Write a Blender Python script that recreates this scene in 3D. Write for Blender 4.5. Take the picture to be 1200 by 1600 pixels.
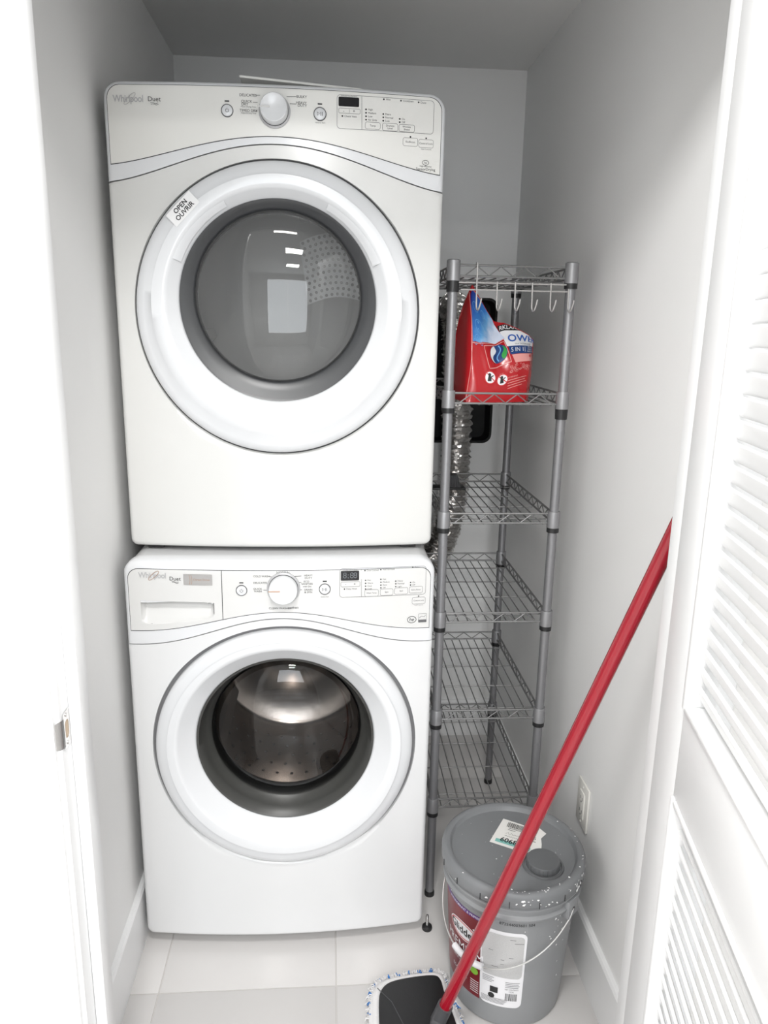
import bpy, bmesh, math, random
from mathutils import Vector, Matrix
random.seed(7)
PI = math.pi
for o in list(bpy.data.objects):
    bpy.data.objects.remove(o, do_unlink=True)
SC = bpy.context.scene
COL = SC.collection

# ------------------------------------------------------------------ camera
CAM = (0.4481, -1.6689, 1.499)
YAW, PITCH, ROLL, FPX = 4.3203, 13.7215, 1.0871, 1170.3
cd = bpy.data.cameras.new('camera')
cam = bpy.data.objects.new('camera', cd)
COL.objects.link(cam)
ya, pi_, ro = (math.radians(a) for a in (YAW, PITCH, ROLL))
fw = Vector((math.sin(ya) * math.cos(pi_), math.cos(ya) * math.cos(pi_), -math.sin(pi_)))
rt = Vector((math.cos(ya), -math.sin(ya), 0))
up = rt.cross(fw)
r2 = rt * math.cos(ro) + up * math.sin(ro)
u2 = up * math.cos(ro) - rt * math.sin(ro)
M = Matrix((r2, u2, -fw)).transposed().to_4x4()
M.translation = Vector(CAM)
cam.matrix_world = M
cd.sensor_fit = 'VERTICAL'
cd.sensor_height = 36.0
cd.lens = 36.0 * FPX / 1600.0
cd.clip_start = 0.02
SC.camera = cam

# ------------------------------------------------------------------ world, lights, exposure
w = bpy.data.worlds.new('world')
SC.world = w
w.use_nodes = True
w.node_tree.nodes['Background'].inputs[0].default_value = (0.80, 0.88, 1.0, 1)
w.node_tree.nodes['Background'].inputs[1].default_value = 1.0
SC.view_settings.view_transform = 'Standard'
SC.view_settings.look = 'None'
SC.view_settings.gamma = 1.0
SC.view_settings.use_curve_mapping = False
SC.view_settings.exposure = 0.38

def area(name, loc, rot, sx, sy, power, col=(1, 1, 1)):
    l = bpy.data.lights.new(name, 'AREA')
    l.shape = 'RECTANGLE'; l.size = sx; l.size_y = sy
    l.energy = power; l.color = col
    o = bpy.data.objects.new(name, l)
    o.location = loc; o.rotation_euler = rot
    COL.objects.link(o)
    return o
# added fill light in an invented window at the unseen end of the room
area('added_window_fill', (0.35, -5.42, 1.45), (PI / 2, 0, 0), 1.5, 1.7, 46, (0.93, 0.97, 1.0))
# the room's flush ceiling lamps
LAMPS = ((0.36, -1.35), (0.52, -2.60), (0.52, -4.00))
for (lx, ly), pw in zip(LAMPS, (18.5, 28, 29)): area('ceiling_lamp_light', (lx, ly, 2.482), (0, 0, 0), 0.36, 0.36, pw, (1.0, 0.99, 0.975))

# ------------------------------------------------------------------ materials
def new_mat(name):
    m = bpy.data.materials.new(name); m.use_nodes = True
    return m, m.node_tree, m.node_tree.nodes, m.node_tree.links
def mat(name, col, rough=0.5, metal=0.0, spec=0.5, bump=0.0, bscale=60.0, var=0.0, vscale=8.0, coat=0.0):
    m, nt, N, L = new_mat(name)
    b = N['Principled BSDF']
    b.inputs['Base Color'].default_value = (*col, 1)
    b.inputs['Roughness'].default_value = rough
    b.inputs['Metallic'].default_value = metal
    b.inputs['Specular IOR Level'].default_value = spec
    b.inputs['Coat Weight'].default_value = coat
    b.inputs['Coat Roughness'].default_value = 0.08
    tc = N.new('ShaderNodeTexCoord')
    if var:
        n = N.new('ShaderNodeTexNoise'); n.inputs['Scale'].default_value = vscale; n.inputs['Detail'].default_value = 4
        L.new(tc.outputs['Object'], n.inputs['Vector'])
        mx = N.new('ShaderNodeMix'); mx.data_type = 'RGBA'
        mx.inputs['A'].default_value = (*[c * (1 - var) for c in col], 1)
        mx.inputs['B'].default_value = (*[min(1, c * (1 + var)) for c in col], 1)
        L.new(n.outputs['Fac'], mx.inputs['Factor']); L.new(mx.outputs['Result'], b.inputs['Base Color'])
    if bump:
        n = N.new('ShaderNodeTexNoise'); n.inputs['Scale'].default_value = bscale; n.inputs['Detail'].default_value = 3
        L.new(tc.outputs['Object'], n.inputs['Vector'])
        bp = N.new('ShaderNodeBump'); bp.inputs['Strength'].default_value = bump; bp.inputs['Distance'].default_value = 0.002
        L.new(n.outputs['Fac'], bp.inputs['Height']); L.new(bp.outputs['Normal'], b.inputs['Normal'])
    return m
def glass(name, tint, ior=1.5, haze=None, hz=0.0):
    m, nt, N, L = new_mat(name)
    N.remove(N['Principled BSDF'])
    t = N.new('ShaderNodeBsdfTransparent'); t.inputs[0].default_value = (*tint, 1)
    base = t.outputs[0]
    if haze:
        d = N.new('ShaderNodeBsdfDiffuse'); d.inputs[0].default_value = (*haze, 1)
        mh = N.new('ShaderNodeMixShader'); mh.inputs[0].default_value = hz
        L.new(base, mh.inputs[1]); L.new(d.outputs[0], mh.inputs[2]); base = mh.outputs[0]
    g = N.new('ShaderNodeBsdfGlossy'); g.inputs['Roughness'].default_value = 0.015
    f = N.new('ShaderNodeFresnel'); f.inputs[0].default_value = ior
    mx = N.new('ShaderNodeMixShader')
    L.new(f.outputs[0], mx.inputs[0]); L.new(base, mx.inputs[1]); L.new(g.outputs[0], mx.inputs[2])
    L.new(mx.outputs[0], N['Material Output'].inputs[0])
    return m
def emis(name, col, s):
    m, nt, N, L = new_mat(name)
    N.remove(N['Principled BSDF'])
    e = N.new('ShaderNodeEmission'); e.inputs[0].default_value = (*col, 1); e.inputs[1].default_value = s
    L.new(e.outputs[0], N['Material Output'].inputs[0])
    return m
MT = {}
MT['wall'] = mat('wall_paint', (0.89, 0.89, 0.885), 0.6, bump=0.08, bscale=180, var=0.008, vscale=3)
MT['roomwall'] = mat('room_wall_paint', (0.84, 0.83, 0.815), 0.6, bump=0.08, bscale=180)
MT['shade_grey'] = mat('room_wall_shade_grey', (0.30, 0.29, 0.275), 0.6, bump=0.08, bscale=180)  # darkened colour stands for the shade behind the open door
MT['ceil'] = mat('ceiling_paint', (0.82, 0.82, 0.81), 0.7, bump=0.08, bscale=160)
MT['trim'] = mat('trim_gloss_white', (0.88, 0.885, 0.89), 0.35, bump=0.03, bscale=90)
MT['door'] = mat('door_white', (0.89, 0.895, 0.90), 0.38)
MT['tile'] = mat('porcelain_tile', (0.63, 0.615, 0.605), 0.22, var=0.03, vscale=5, bump=0.02, bscale=40)
MT['grout'] = mat('grout', (0.60, 0.58, 0.56), 0.8)
MT['enamel_d'] = mat('dryer_enamel', (0.66, 0.66, 0.645), 0.24, coat=0.25)
MT['enamel_w'] = mat('washer_enamel', (0.70, 0.705, 0.71), 0.24, coat=0.25)
MT['white_pl'] = mat('white_plastic', (0.70, 0.71, 0.725), 0.25, coat=0.2)
MT['fascia'] = mat('fascia_plastic', (0.74, 0.735, 0.705), 0.32)
MT['fascia_w'] = mat('fascia_plastic_washer', (0.66, 0.66, 0.65), 0.32)
MT['groove'] = mat('groove_dark', (0.035, 0.035, 0.037), 0.6)
MT['gasket'] = mat('rubber_grey', (0.045, 0.045, 0.042), 0.36)
MT['gasket_g'] = mat('door_gap_grey', (0.16, 0.16, 0.165), 0.5)
MT['bezel'] = mat('smoke_bezel', (0.045, 0.047, 0.05), 0.32)
MT['ink'] = mat('print_dark', (0.03, 0.03, 0.032), 0.6, spec=0.2)
MT['ink_l'] = mat('print_grey', (0.13, 0.13, 0.135), 0.6, spec=0.2)
MT['chrome'] = mat('chrome_print', (0.47, 0.47, 0.48), 0.3, 0.15)
MT['steel'] = mat('steel', (0.62, 0.61, 0.60), 0.22, 1.0)
MT['drum'] = mat('drum_steel', (0.46, 0.41, 0.375), 0.22, 1.0, bump=0.15, bscale=25)
MT['drum_d'] = mat('dryer_drum_grey', (0.50, 0.50, 0.49), 0.45, 0.0, bump=0.05, bscale=20)
MT['lifter'] = mat('drum_lifter', (0.10, 0.10, 0.105), 0.3)
MT['glass_d'] = glass('dryer_window_glass', (0.66, 0.67, 0.67), 1.5, (0.5, 0.5, 0.5), 0.14)  # grey diffuse share stands in for light inside the drum
MT['glass_w'] = glass('washer_bowl_glass', (0.72, 0.72, 0.72), 1.5)
MT['display'] = mat('display_black', (0.012, 0.012, 0.014), 0.12)
MT['seg'] = mat('display_digit', (0.12, 0.13, 0.14), 0.3)
MT['silverp'] = mat('silver_shelf_paint', (0.30, 0.30, 0.31), 0.45, 0.55)
MT['wire'] = mat('grey_wire', (0.23, 0.23, 0.23), 0.42, 0.6)
MT['hook'] = mat('white_wire', (0.44, 0.43, 0.42), 0.35, 0.2)
MT['black'] = mat('black_plastic', (0.016, 0.016, 0.017), 0.4)
MT['blackhole'] = mat('black_box_inner', (0.012, 0.012, 0.012), 0.7)
MT['foil'] = mat('crinkled_foil', (0.72, 0.70, 0.68), 0.20, 1.0, bump=0.9, bscale=110)
MT['bagred'] = mat('bag_red_film', (0.42, 0.008, 0.013), 0.24, bump=0.35, bscale=22, coat=0.15)
MT['p_white'] = mat('print_white', (0.78, 0.78, 0.80), 0.35)
MT['p_red'] = mat('print_red', (0.55, 0.015, 0.02), 0.35)
MT['p_pink'] = mat('print_pink', (0.70, 0.30, 0.28), 0.35)
MT['p_navy'] = mat('print_navy', (0.012, 0.045, 0.17), 0.35)
MT['p_blue'] = mat('print_blue', (0.02, 0.10, 0.42), 0.35)
MT['p_sky'] = mat('print_sky', (0.14, 0.36, 0.66), 0.35)
MT['p_green'] = mat('print_green', (0.03, 0.30, 0.05), 0.35)
MT['p_lime'] = mat('print_lime', (0.22, 0.46, 0.05), 0.4)
MT['p_black'] = mat('print_black', (0.015, 0.015, 0.016), 0.4)
MT['p_grey'] = mat('print_midgrey', (0.50, 0.50, 0.50), 0.5, var=0.25, vscale=900)
MT['p_teal'] = mat('print_teal', (0.22, 0.50, 0.46), 0.5)
MT['p_maroon'] = mat('print_maroon', (0.17, 0.012, 0.018), 0.35)
MT['p_purple'] = mat('print_purple', (0.10, 0.03, 0.20), 0.4)
MT['p_copper'] = mat('print_copper', (0.50, 0.33, 0.24), 0.35, 0.4)
MT['badge'] = mat('badge_silver', (0.50, 0.49, 0.48), 0.35, 0.5)
MT['bucket'] = mat('bucket_grey', (0.255, 0.262, 0.27), 0.36, bump=0.05, bscale=80)
MT['lid'] = mat('lid_grey', (0.19, 0.197, 0.205), 0.42, bump=0.05, bscale=80)
MT['cap'] = mat('spout_grey', (0.12, 0.125, 0.13), 0.45)
MT['paint'] = mat('dried_white_paint', (0.85, 0.85, 0.85), 0.5)
MT['paper'] = mat('paper_white', (0.80, 0.79, 0.76), 0.6)
MT['sticker'] = mat('sticker_white', (0.86, 0.86, 0.86), 0.25, coat=0.2)
MT['mopred'] = mat('mop_red_metal', (0.31, 0.003, 0.015), 0.22, coat=0.4)
MT['mopgrey'] = mat('mop_socket_grey', (0.075, 0.075, 0.08), 0.5)
MT['mopblack'] = mat('mop_plate_black', (0.010, 0.010, 0.011), 0.5, bump=0.1, bscale=300)
MT['micro'] = mat('microfibre_white', (0.76, 0.75, 0.75), 0.9, bump=0.6, bscale=350)
MT['microblue'] = mat('microfibre_blue', (0.05, 0.20, 0.52), 0.9)
MT['outlet'] = mat('outlet_ivory', (0.74, 0.73, 0.69), 0.35)
MT['bail'] = mat('bail_wire', (0.60, 0.60, 0.59), 0.3, 0.6)
MT['brassy'] = mat('strike_hole_wood', (0.55, 0.42, 0.30), 0.6)
MT['dirt'] = mat('grime', (0.30, 0.26, 0.21), 0.8)

# blue bag panel: printed gradient (dark blue at top to white at bottom right), flat print on the film
def sky_print():
    m, nt, N, L = new_mat('print_bubble_panel')
    b = N['Principled BSDF']; b.inputs['Roughness'].default_value = 0.3
    tc = N.new('ShaderNodeTexCoord'); sp = N.new('ShaderNodeSeparateXYZ')
    L.new(tc.outputs['Generated'], sp.inputs[0])
    a = N.new('ShaderNodeMath'); a.operation = 'MULTIPLY_ADD'; a.inputs[1].default_value = 0.62
    L.new(sp.outputs['X'], a.inputs[0])
    s = N.new('ShaderNodeMath'); s.operation = 'MULTIPLY_ADD'; s.inputs[1].default_value = -0.45; s.inputs[2].default_value = 0.38
    L.new(sp.outputs['Z'], s.inputs[0]); L.new(s.outputs[0], a.inputs[2])
    n = N.new('ShaderNodeTexNoise'); n.inputs['Scale'].default_value = 6
    L.new(tc.outputs['Generated'], n.inputs['Vector'])
    ad = N.new('ShaderNodeMath'); ad.operation = 'MULTIPLY_ADD'; ad.inputs[1].default_value = 0.25
    L.new(n.outputs['Fac'], ad.inputs[0]); L.new(a.outputs[0], ad.inputs[2])
    r = N.new('ShaderNodeValToRGB')
    e = r.color_ramp.elements
    e[0].position = 0.10; e[0].color = (0.008, 0.03, 0.28, 1)
    e[1].position = 0.85; e[1].color = (0.62, 0.68, 0.82, 1)
    k = e.new(0.45); k.color = (0.03, 0.17, 0.50, 1)
    k = e.new(0.62); k.color = (0.12, 0.34, 0.62, 1)
    L.new(ad.outputs[0], r.inputs[0]); L.new(r.outputs[0], b.inputs['Base Color'])
    return m
MT['p_panel'] = sky_print()
# shelf post: silver paint with the ring grooves that the clips seat in
def post_mat():
    m = mat('shelf_post_silver', (0.26, 0.26, 0.27), 0.46, 0.55)
    N, L = m.node_tree.nodes, m.node_tree.links
    tc = N.new('ShaderNodeTexCoord'); sp = N.new('ShaderNodeSeparateXYZ'); L.new(tc.outputs['Object'], sp.inputs[0])
    mo = N.new('ShaderNodeMath'); mo.operation = 'MODULO'; mo.inputs[1].default_value = 0.0254; L.new(sp.outputs['Z'], mo.inputs[0])
    lt = N.new('ShaderNodeMath'); lt.operation = 'LESS_THAN'; lt.inputs[1].default_value = 0.0016; L.new(mo.outputs[0], lt.inputs[0])
    bp = N.new('ShaderNodeBump'); bp.inputs['Strength'].default_value = 0.6; bp.inputs['Distance'].default_value = 0.001; bp.invert = True
    L.new(lt.outputs[0], bp.inputs['Height']); L.new(bp.outputs[0], N['Principled BSDF'].inputs['Normal'])
    return m
MT['post'] = post_mat()

# ------------------------------------------------------------------ mesh helpers
class MB:
    def __init__(s): s.v = []; s.f = []
    def add(s, vs, fs):
        n = len(s.v); s.v += [tuple(p) for p in vs]; s.f += [tuple(i + n for i in q) for q in fs]
        return s
    def box(s, x0, x1, y0, y1, z0, z1, bv=0.0):
        if bv <= 0:
            v = [(x, y, z) for x in (x0, x1) for y in (y0, y1) for z in (z0, z1)]
            return s.add(v, [(0, 1, 3, 2), (4, 6, 7, 5), (0, 4, 5, 1), (2, 3, 7, 6), (0, 2, 6, 4), (1, 5, 7, 3)])
        b = bmesh.new()
        bmesh.ops.create_cube(b, size=1)
        bmesh.ops.scale(b, vec=(x1 - x0, y1 - y0, z1 - z0), verts=b.verts)
        bmesh.ops.bevel(b, geom=b.edges[:], offset=min(bv, .49 * min(x1 - x0, y1 - y0, z1 - z0)), segments=2, affect='EDGES', profile=.5)
        bmesh.ops.translate(b, vec=((x0 + x1) / 2, (y0 + y1) / 2, (z0 + z1) / 2), verts=b.verts)
        return s.bm(b)
    def bm(s, b):
        b.verts.index_update()
        s.add([v.co for v in b.verts], [[v.index for v in f.verts] for f in b.faces]); b.free()
        return s
    def tube(s, pts, r, n=8, caps=True):
        P = [Vector(p) for p in pts]; N_ = len(P)
        rs = r if isinstance(r, (list, tuple)) else [r] * N_
        T = [(P[min(i + 1, N_ - 1)] - P[max(i - 1, 0)]).normalized() for i in range(N_)]
        a = Vector((0, 0, 1)) if abs(T[0].z) < .9 else Vector((1, 0, 0))
        u = T[0].cross(a).normalized()
        V = []
        for i in range(N_):
            u = (u - T[i] * u.dot(T[i])).normalized(); w_ = T[i].cross(u)
            for k in range(n):
                q = 2 * PI * k / n
                V.append(P[i] + (u * math.cos(q) + w_ * math.sin(q)) * rs[i])
        F = [(i * n + k, i * n + (k + 1) % n, (i + 1) * n + (k + 1) % n, (i + 1) * n + k) for i in range(N_ - 1) for k in range(n)]
        if caps:
            F += [tuple(reversed(range(n))), tuple((N_ - 1) * n + k for k in range(n))]
        return s.add(V, F)
    def lathe(s, prof, c=(0, 0, 0), axis='z', n=48, closed=False):
        V = []; m = len(prof)
        for k in range(n):
            q = 2 * PI * k / n; co, si = math.cos(q), math.sin(q)
            for r, h in prof:
                if axis == 'z': V.append((c[0] + r * co, c[1] + r * si, c[2] + h))
                elif axis == 'y': V.append((c[0] + r * co, c[1] + h, c[2] + r * si))
                else: V.append((c[0] + h, c[1] + r * co, c[2] + r * si))
        F = []
        for k in range(n):
            a, b = k * m, ((k + 1) % n) * m
            for i in range(m - 1 if not closed else m):
                j = (i + 1) % m
                F.append((a + i, a + j, b + j, b + i) if axis == 'y' else (a + i, b + i, b + j, a + j))
        return s.add(V, F)
    def grid(s, nu, nv, fn, flip=False):
        V = [fn(i / nu, j / nv) for j in range(nv + 1) for i in range(nu + 1)]
        F = []
        for j in range(nv):
            for i in range(nu):
                a = j * (nu + 1) + i
                q = (a, a + 1, a + nu + 2, a + nu + 1)
                F.append(q[::-1] if flip else q)
        return s.add(V, F)
    def prism(s, poly, d0, d1, axis='z'):
        n = len(poly)
        def P(p, d):
            return {'z': (p[0], p[1], d), 'y': (p[0], d, p[1]), 'x': (d, p[0], p[1])}[axis]
        V = [P(p, d0) for p in poly] + [P(p, d1) for p in poly]
        F = [tuple(range(n))[::-1], tuple(range(n, 2 * n))] + [(i, (i + 1) % n, n + (i + 1) % n, n + i) for i in range(n)]
        return s.add(V, F)
    def sphere(s, c, r, n=10, m=6, sc=(1, 1, 1)):
        V = [(c[0], c[1], c[2] - r * sc[2])]
        for j in range(1, m):
            p = -PI / 2 + PI * j / m
            for k in range(n):
                q = 2 * PI * k / n
                V.append((c[0] + r * sc[0] * math.cos(p) * math.cos(q), c[1] + r * sc[1] * math.cos(p) * math.sin(q), c[2] + r * sc[2] * math.sin(p)))
        V.append((c[0], c[1], c[2] + r * sc[2]))
        F = [(0, 1 + (k + 1) % n, 1 + k) for k in range(n)]
        for j in range(m - 2):
            for k in range(n):
                a = 1 + j * n
                F.append((a + k, a + (k + 1) % n, a + n + (k + 1) % n, a + n + k))
        a = 1 + (m - 2) * n
        F += [(a + k, a + (k + 1) % n, len(V) - 1) for k in range(n)]
        return s.add(V, F)
    def mesh(s, name, m, org=(0, 0, 0), smooth=35):
        me = bpy.data.meshes.new(name)
        me.from_pydata([(p[0] - org[0], p[1] - org[1], p[2] - org[2]) for p in s.v], [], s.f)
        b = bmesh.new(); b.from_mesh(me)
        bmesh.ops.remove_doubles(b, verts=b.verts, dist=1e-6)
        bmesh.ops.recalc_face_normals(b, faces=b.faces)
        b.to_mesh(me); b.free()
        me.materials.append(MT[m])
        if smooth:
            me.shade_smooth(); me.set_sharp_from_angle(angle=math.radians(smooth))
        return me
ORG = {}
def tag(o, label=None, cat=None, group=None, kind=None):
    if label: o['label'] = label
    if cat: o['category'] = cat
    if group: o['group'] = group
    if kind: o['kind'] = kind
    return o
def thing(name, loc, label, cat, group=None, kind=None):
    o = bpy.data.objects.new(name, None); COL.objects.link(o)
    o.empty_display_size = .05
    o.location = loc; ORG[o.name] = Vector(loc)
    return tag(o, label, cat, group, kind)
def part(name, mb, m, parent=None, smooth=35, label=None, kind=None):
    org = ORG[parent.name] if parent else Vector((0, 0, 0))
    o = bpy.data.objects.new(name, mb.mesh(name, m, org, smooth)); COL.objects.link(o)
    if parent: o.parent = parent
    ORG[o.name] = org
    return tag(o, label, None, None, kind)
def piece(name, me, loc, parent, rot=(0, 0, 0)):
    # one of many alike pieces, sharing mesh data
    o = bpy.data.objects.new(name, me); COL.objects.link(o)
    org = ORG[parent.name] if parent else Vector((0, 0, 0))
    o.parent = parent
    o.location = Vector(loc) - org; o.rotation_euler = rot
    ORG[o.name] = Vector(loc)
    return o
def struct(name, mb, m, smooth=35, label=None):
    o = part(name, mb, m, None, smooth, label); o['kind'] = 'structure'
    return o
def rrect(x0, x1, z0, z1, r, n=6):
    # rounded rectangle, r = (bl, br, tr, tl) or one number, counter-clockwise from lower left
    if not isinstance(r, (tuple, list)): r = (r,) * 4
    P = []
    for (cx, cz, a0, q) in ((x0 + r[0], z0 + r[0], PI, r[0]), (x1 - r[1], z0 + r[1], 1.5 * PI, r[1]), (x1 - r[2], z1 - r[2], 0, r[2]), (x0 + r[3], z1 - r[3], .5 * PI, r[3])):
        for k in range(n + 1):
            a = a0 + .5 * PI * k / n
            P.append((cx + q * math.cos(a), cz + q * math.sin(a)))
    return P
def dense(poly, step):
    out = []
    for i, p in enumerate(poly):
        q = poly[(i + 1) % len(poly)]
        d = math.hypot(q[0] - p[0], q[1] - p[1]); n = max(1, int(d / step))
        for k in range(n): out.append((p[0] + (q[0] - p[0]) * k / n, p[1] + (q[1] - p[1]) * k / n))
    return out
def text2d(s, size=1.0, align='CENTER', spacing=1.0, bold=0.0):
    c = bpy.data.curves.new('t', 'FONT'); c.body = s; c.size = size; c.align_x = align; c.align_y = 'CENTER'
    c.space_character = spacing; c.offset = bold * size; c.resolution_u = 3
    o = bpy.data.objects.new('t', c); COL.objects.link(o)
    dg = bpy.context.evaluated_depsgraph_get()
    me = bpy.data.meshes.new_from_object(o.evaluated_get(dg))
    V = [(v.co.x, v.co.y) for v in me.vertices]; F = [tuple(p.vertices) for p in me.polygons]
    bpy.data.objects.remove(o); bpy.data.curves.remove(c); bpy.data.meshes.remove(me)
    return V, F
class Ink:
    """flat print collected on a surface: map2(u, v) -> 3D point"""
    def __init__(s, fn): s.mb = MB(); s.fn = fn
    def poly(s, P):
        s.mb.add([s.fn(*p) for p in P], [tuple(range(len(P)))])
    def fan(s, P, rings=4):
        n = len(P); cu = sum(p[0] for p in P) / n; cv = sum(p[1] for p in P) / n
        V = [s.fn(cu, cv)]
        for k in range(1, rings + 1): V += [s.fn(cu + (p[0] - cu) * k / rings, cv + (p[1] - cv) * k / rings) for p in P]
        F = [(0, 1 + i, 1 + (i + 1) % n) for i in range(n)]
        for k in range(rings - 1): F += [(1 + k * n + i, 1 + k * n + (i + 1) % n, 1 + (k + 1) * n + (i + 1) % n, 1 + (k + 1) * n + i) for i in range(n)]
        s.mb.add(V, F)
    def text(s, t, u, v, h, align='CENTER', rot=0, spacing=1.0, wide=1.0, shear=0.0, bold=0.0):
        V, F = text2d(t, h / 0.70, align, spacing, bold)
        co, si = math.cos(rot), math.sin(rot)
        s.mb.add([s.fn(u + (a * wide + b * shear) * co - b * si, v + (a * wide + b * shear) * si + b * co) for a, b in V], F)
    def rect(s, u0, u1, v0, v1, nu=1):
        s.mb.grid(nu, 1, lambda a, b: s.fn(u0 + (u1 - u0) * a, v0 + (v1 - v0) * b))
    def ring(s, P, wd):
        n = len(P); cx = sum(p[0] for p in P) / n; cz = sum(p[1] for p in P) / n
        Q = []
        for i, p in enumerate(P):
            a, b = P[i - 1], P[(i + 1) % n]
            tx, tz = b[0] - a[0], b[1] - a[1]; l = math.hypot(tx, tz) or 1
            Q.append((p[0] - tz / l * wd, p[1] + tx / l * wd))
        s.mb.add([s.fn(*p) for p in P] + [s.fn(*p) for p in Q], [(i, (i + 1) % n, n + (i + 1) % n, n + i) for i in range(n)])
    def line(s, P, wd):
        n = len(P); Q = []
        for i, p in enumerate(P):
            a, b = P[max(0, i - 1)], P[min(n - 1, i + 1)]
            tx, tz = b[0] - a[0], b[1] - a[1]; l = math.hypot(tx, tz) or 1
            Q.append((p[0] - tz / l * wd, p[1] + tx / l * wd))
        s.mb.add([s.fn(*p) for p in P] + [s.fn(*p) for p in Q], [(i, i + 1, n + i + 1, n + i) for i in range(n - 1)])
    def disc(s, u, v, r, n=16, rz=None):
        s.poly([(u + r * math.cos(2 * PI * k / n), v + (rz or r) * math.sin(2 * PI * k / n)) for k in range(n)])
    def circ(s, u, v, r, wd, n=24, rz=None, rot=0):
        P = []
        for k in range(n):
            a, b = r * math.cos(2 * PI * k / n), (rz or r) * math.sin(2 * PI * k / n)
            P.append((u + a * math.cos(rot) - b * math.sin(rot), v + a * math.sin(rot) + b * math.cos(rot)))
        s.ring(P, wd)

# ------------------------------------------------------------------ the setting
XL, XR, YB, ZC = -0.022, 1.064, 0.890, 2.290      # closet inner faces
YF0, YF1 = -0.677, -0.565                          # front wall of the closet (door wall): room side, closet side
JL, JR = 0.067, 0.985                              # jamb faces
RX0, RX1, RY, RZ = -1.10, 1.26, -5.60, 2.50        # room in front of the closet
HZ = 2.055                                         # door head

# floor with its tiles
GX, GY, TW, TL = 0.466, -0.222, 0.409, 0.818
fl = struct('floor', MB().box(RX0 - .1, RX1 + .1, RY - .1, YB + .1, -0.06, -0.0022), 'grout', label='pale grey grout bed under the white floor tiles')
G = 0.0013
tm = MB().box(G, TW - G, G, TL - G, -0.010, 0.0, 0.0012).mesh('floor_tile', 'tile', (0, 0, 0), 30)
i0 = math.floor((RX0 - GX) / TW); i1 = math.ceil((RX1 - GX) / TW)
for j in range(math.floor((RY - GY) / TL), math.ceil((YB - GY) / TL)):
    for i in range(i0, i1):
        x, y = GX + i * TW, GY + j * TL
        if y > YF0 and (x > XR + .05 or x + TW < XL - .05): continue
        piece('floor_tile', tm, (x, y, 0), fl)

struct('wall_left', MB().box(XL - .1, XL, YF1, YB + .1, 0, ZC + .05), 'wall')
struct('wall_right', MB().box(XR, XR + .1, YF1, YB + .1, 0, ZC + .05), 'wall')
struct('ceiling', MB().box(XL - .1, XR + .1, YF1, YB + .1, ZC, ZC + .1), 'ceil')
# back wall with the hole of the vent recess
HX0, HX1, HZ0, HZ1 = 0.745, 1.006, 1.124, 1.602
def plate_hole(mb, outer, hole, y0, y1):
    cx = sum(p[0] for p in hole) / len(hole); cz = sum(p[1] for p in hole) / len(hole)
    def cast(a):
        dx, dz = math.cos(a), math.sin(a); best = 9e9
        for i, p in enumerate(outer):
            q = outer[(i + 1) % len(outer)]
            ex, ez = q[0] - p[0], q[1] - p[1]; det = dx * ez - dz * ex
            if abs(det) < 1e-12: continue
            t = ((p[0] - cx) * ez - (p[1] - cz) * ex) / det
            u = ((p[0] - cx) * dz - (p[1] - cz) * dx) / det
            if t > 0 and -1e-9 <= u <= 1 + 1e-9: best = min(best, t)
        return (cx + dx * best, cz + dz * best)
    H = dense(hole, .03)
    O = [cast(math.atan2(p[1] - cz, p[0] - cx)) for p in H]
    # snap the nearest cast point to each true corner
    for c in outer:
        k = min(range(len(O)), key=lambda i: (O[i][0] - c[0]) ** 2 + (O[i][1] - c[1]) ** 2); O[k] = c
    n = len(H)
    mb.add([(p[0], y0, p[1]) for p in H] + [(p[0], y0, p[1]) for p in O] + [(p[0], y1, p[1]) for p in H],
           [(i, (i + 1) % n, n + (i + 1) % n, n + i) for i in range(n)] + [(i, (i + 1) % n, 2 * n + (i + 1) % n, 2 * n + i) for i in range(n)])
    return mb
hole = rrect(HX0, HX1, HZ0, HZ1, .028)
struct('wall_back', plate_hole(MB(), [(XL - .1, -.0), (XR + .1, -.0), (XR + .1, ZC + .05), (XL - .1, ZC + .05)], hole, YB, YB + .09), 'wall', 20)

# baseboards
BH = 0.145
def baseboard(name, x_wall, sgn, y0, y1):
    prof = [(0, 0), (.014, 0), (.014, BH - .006), (.010, BH), (0, BH)]
    struct(name, MB().prism([(x_wall + sgn * a, b) for a, b in prof], y0, y1, 'y'), 'trim', 30)
baseboard('baseboard_left', XL, 1, YF1, YB)
baseboard('baseboard_right', XR, -1, YF1, YB)
struct('baseboard_back', MB().prism([(YB, 0), (YB - .014, 0), (YB - .014, BH - .006), (YB - .010, BH), (YB, BH)], XL + .014, XR - .014, 'x'), 'trim', 30)
# open caulk line on top of the left baseboard
bl_ = bpy.data.objects['baseboard_left']; ORG[bl_.name] = Vector((0, 0, 0))
ck = MB()
for y0, y1 in ((-.405, -.372), (-.366, -.350), (-.342, -.336), (-.326, -.318), (-.312, -.295)): ck.box(XL + .0002, XL + .0016, y0, y1, BH - .0006, BH + .0009)
part('caulk_gap', ck, 'groove', bl_, 0, 'dark broken caulk line', 'stuff')

# door wall: left of the opening, right of it, above it
struct('wall_front_left', MB().box(RX0, JL - .019, YF0, YF1, 0, RZ + .05), 'roomwall')
struct('wall_front_right', MB().box(JR + .019, RX1, YF0, YF1, 0, RZ + .05), 'roomwall')
struct('wall_front_top', MB().box(JL - .019, JR + .019, YF0, YF1, HZ + .019, RZ + .05), 'roomwall')
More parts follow.
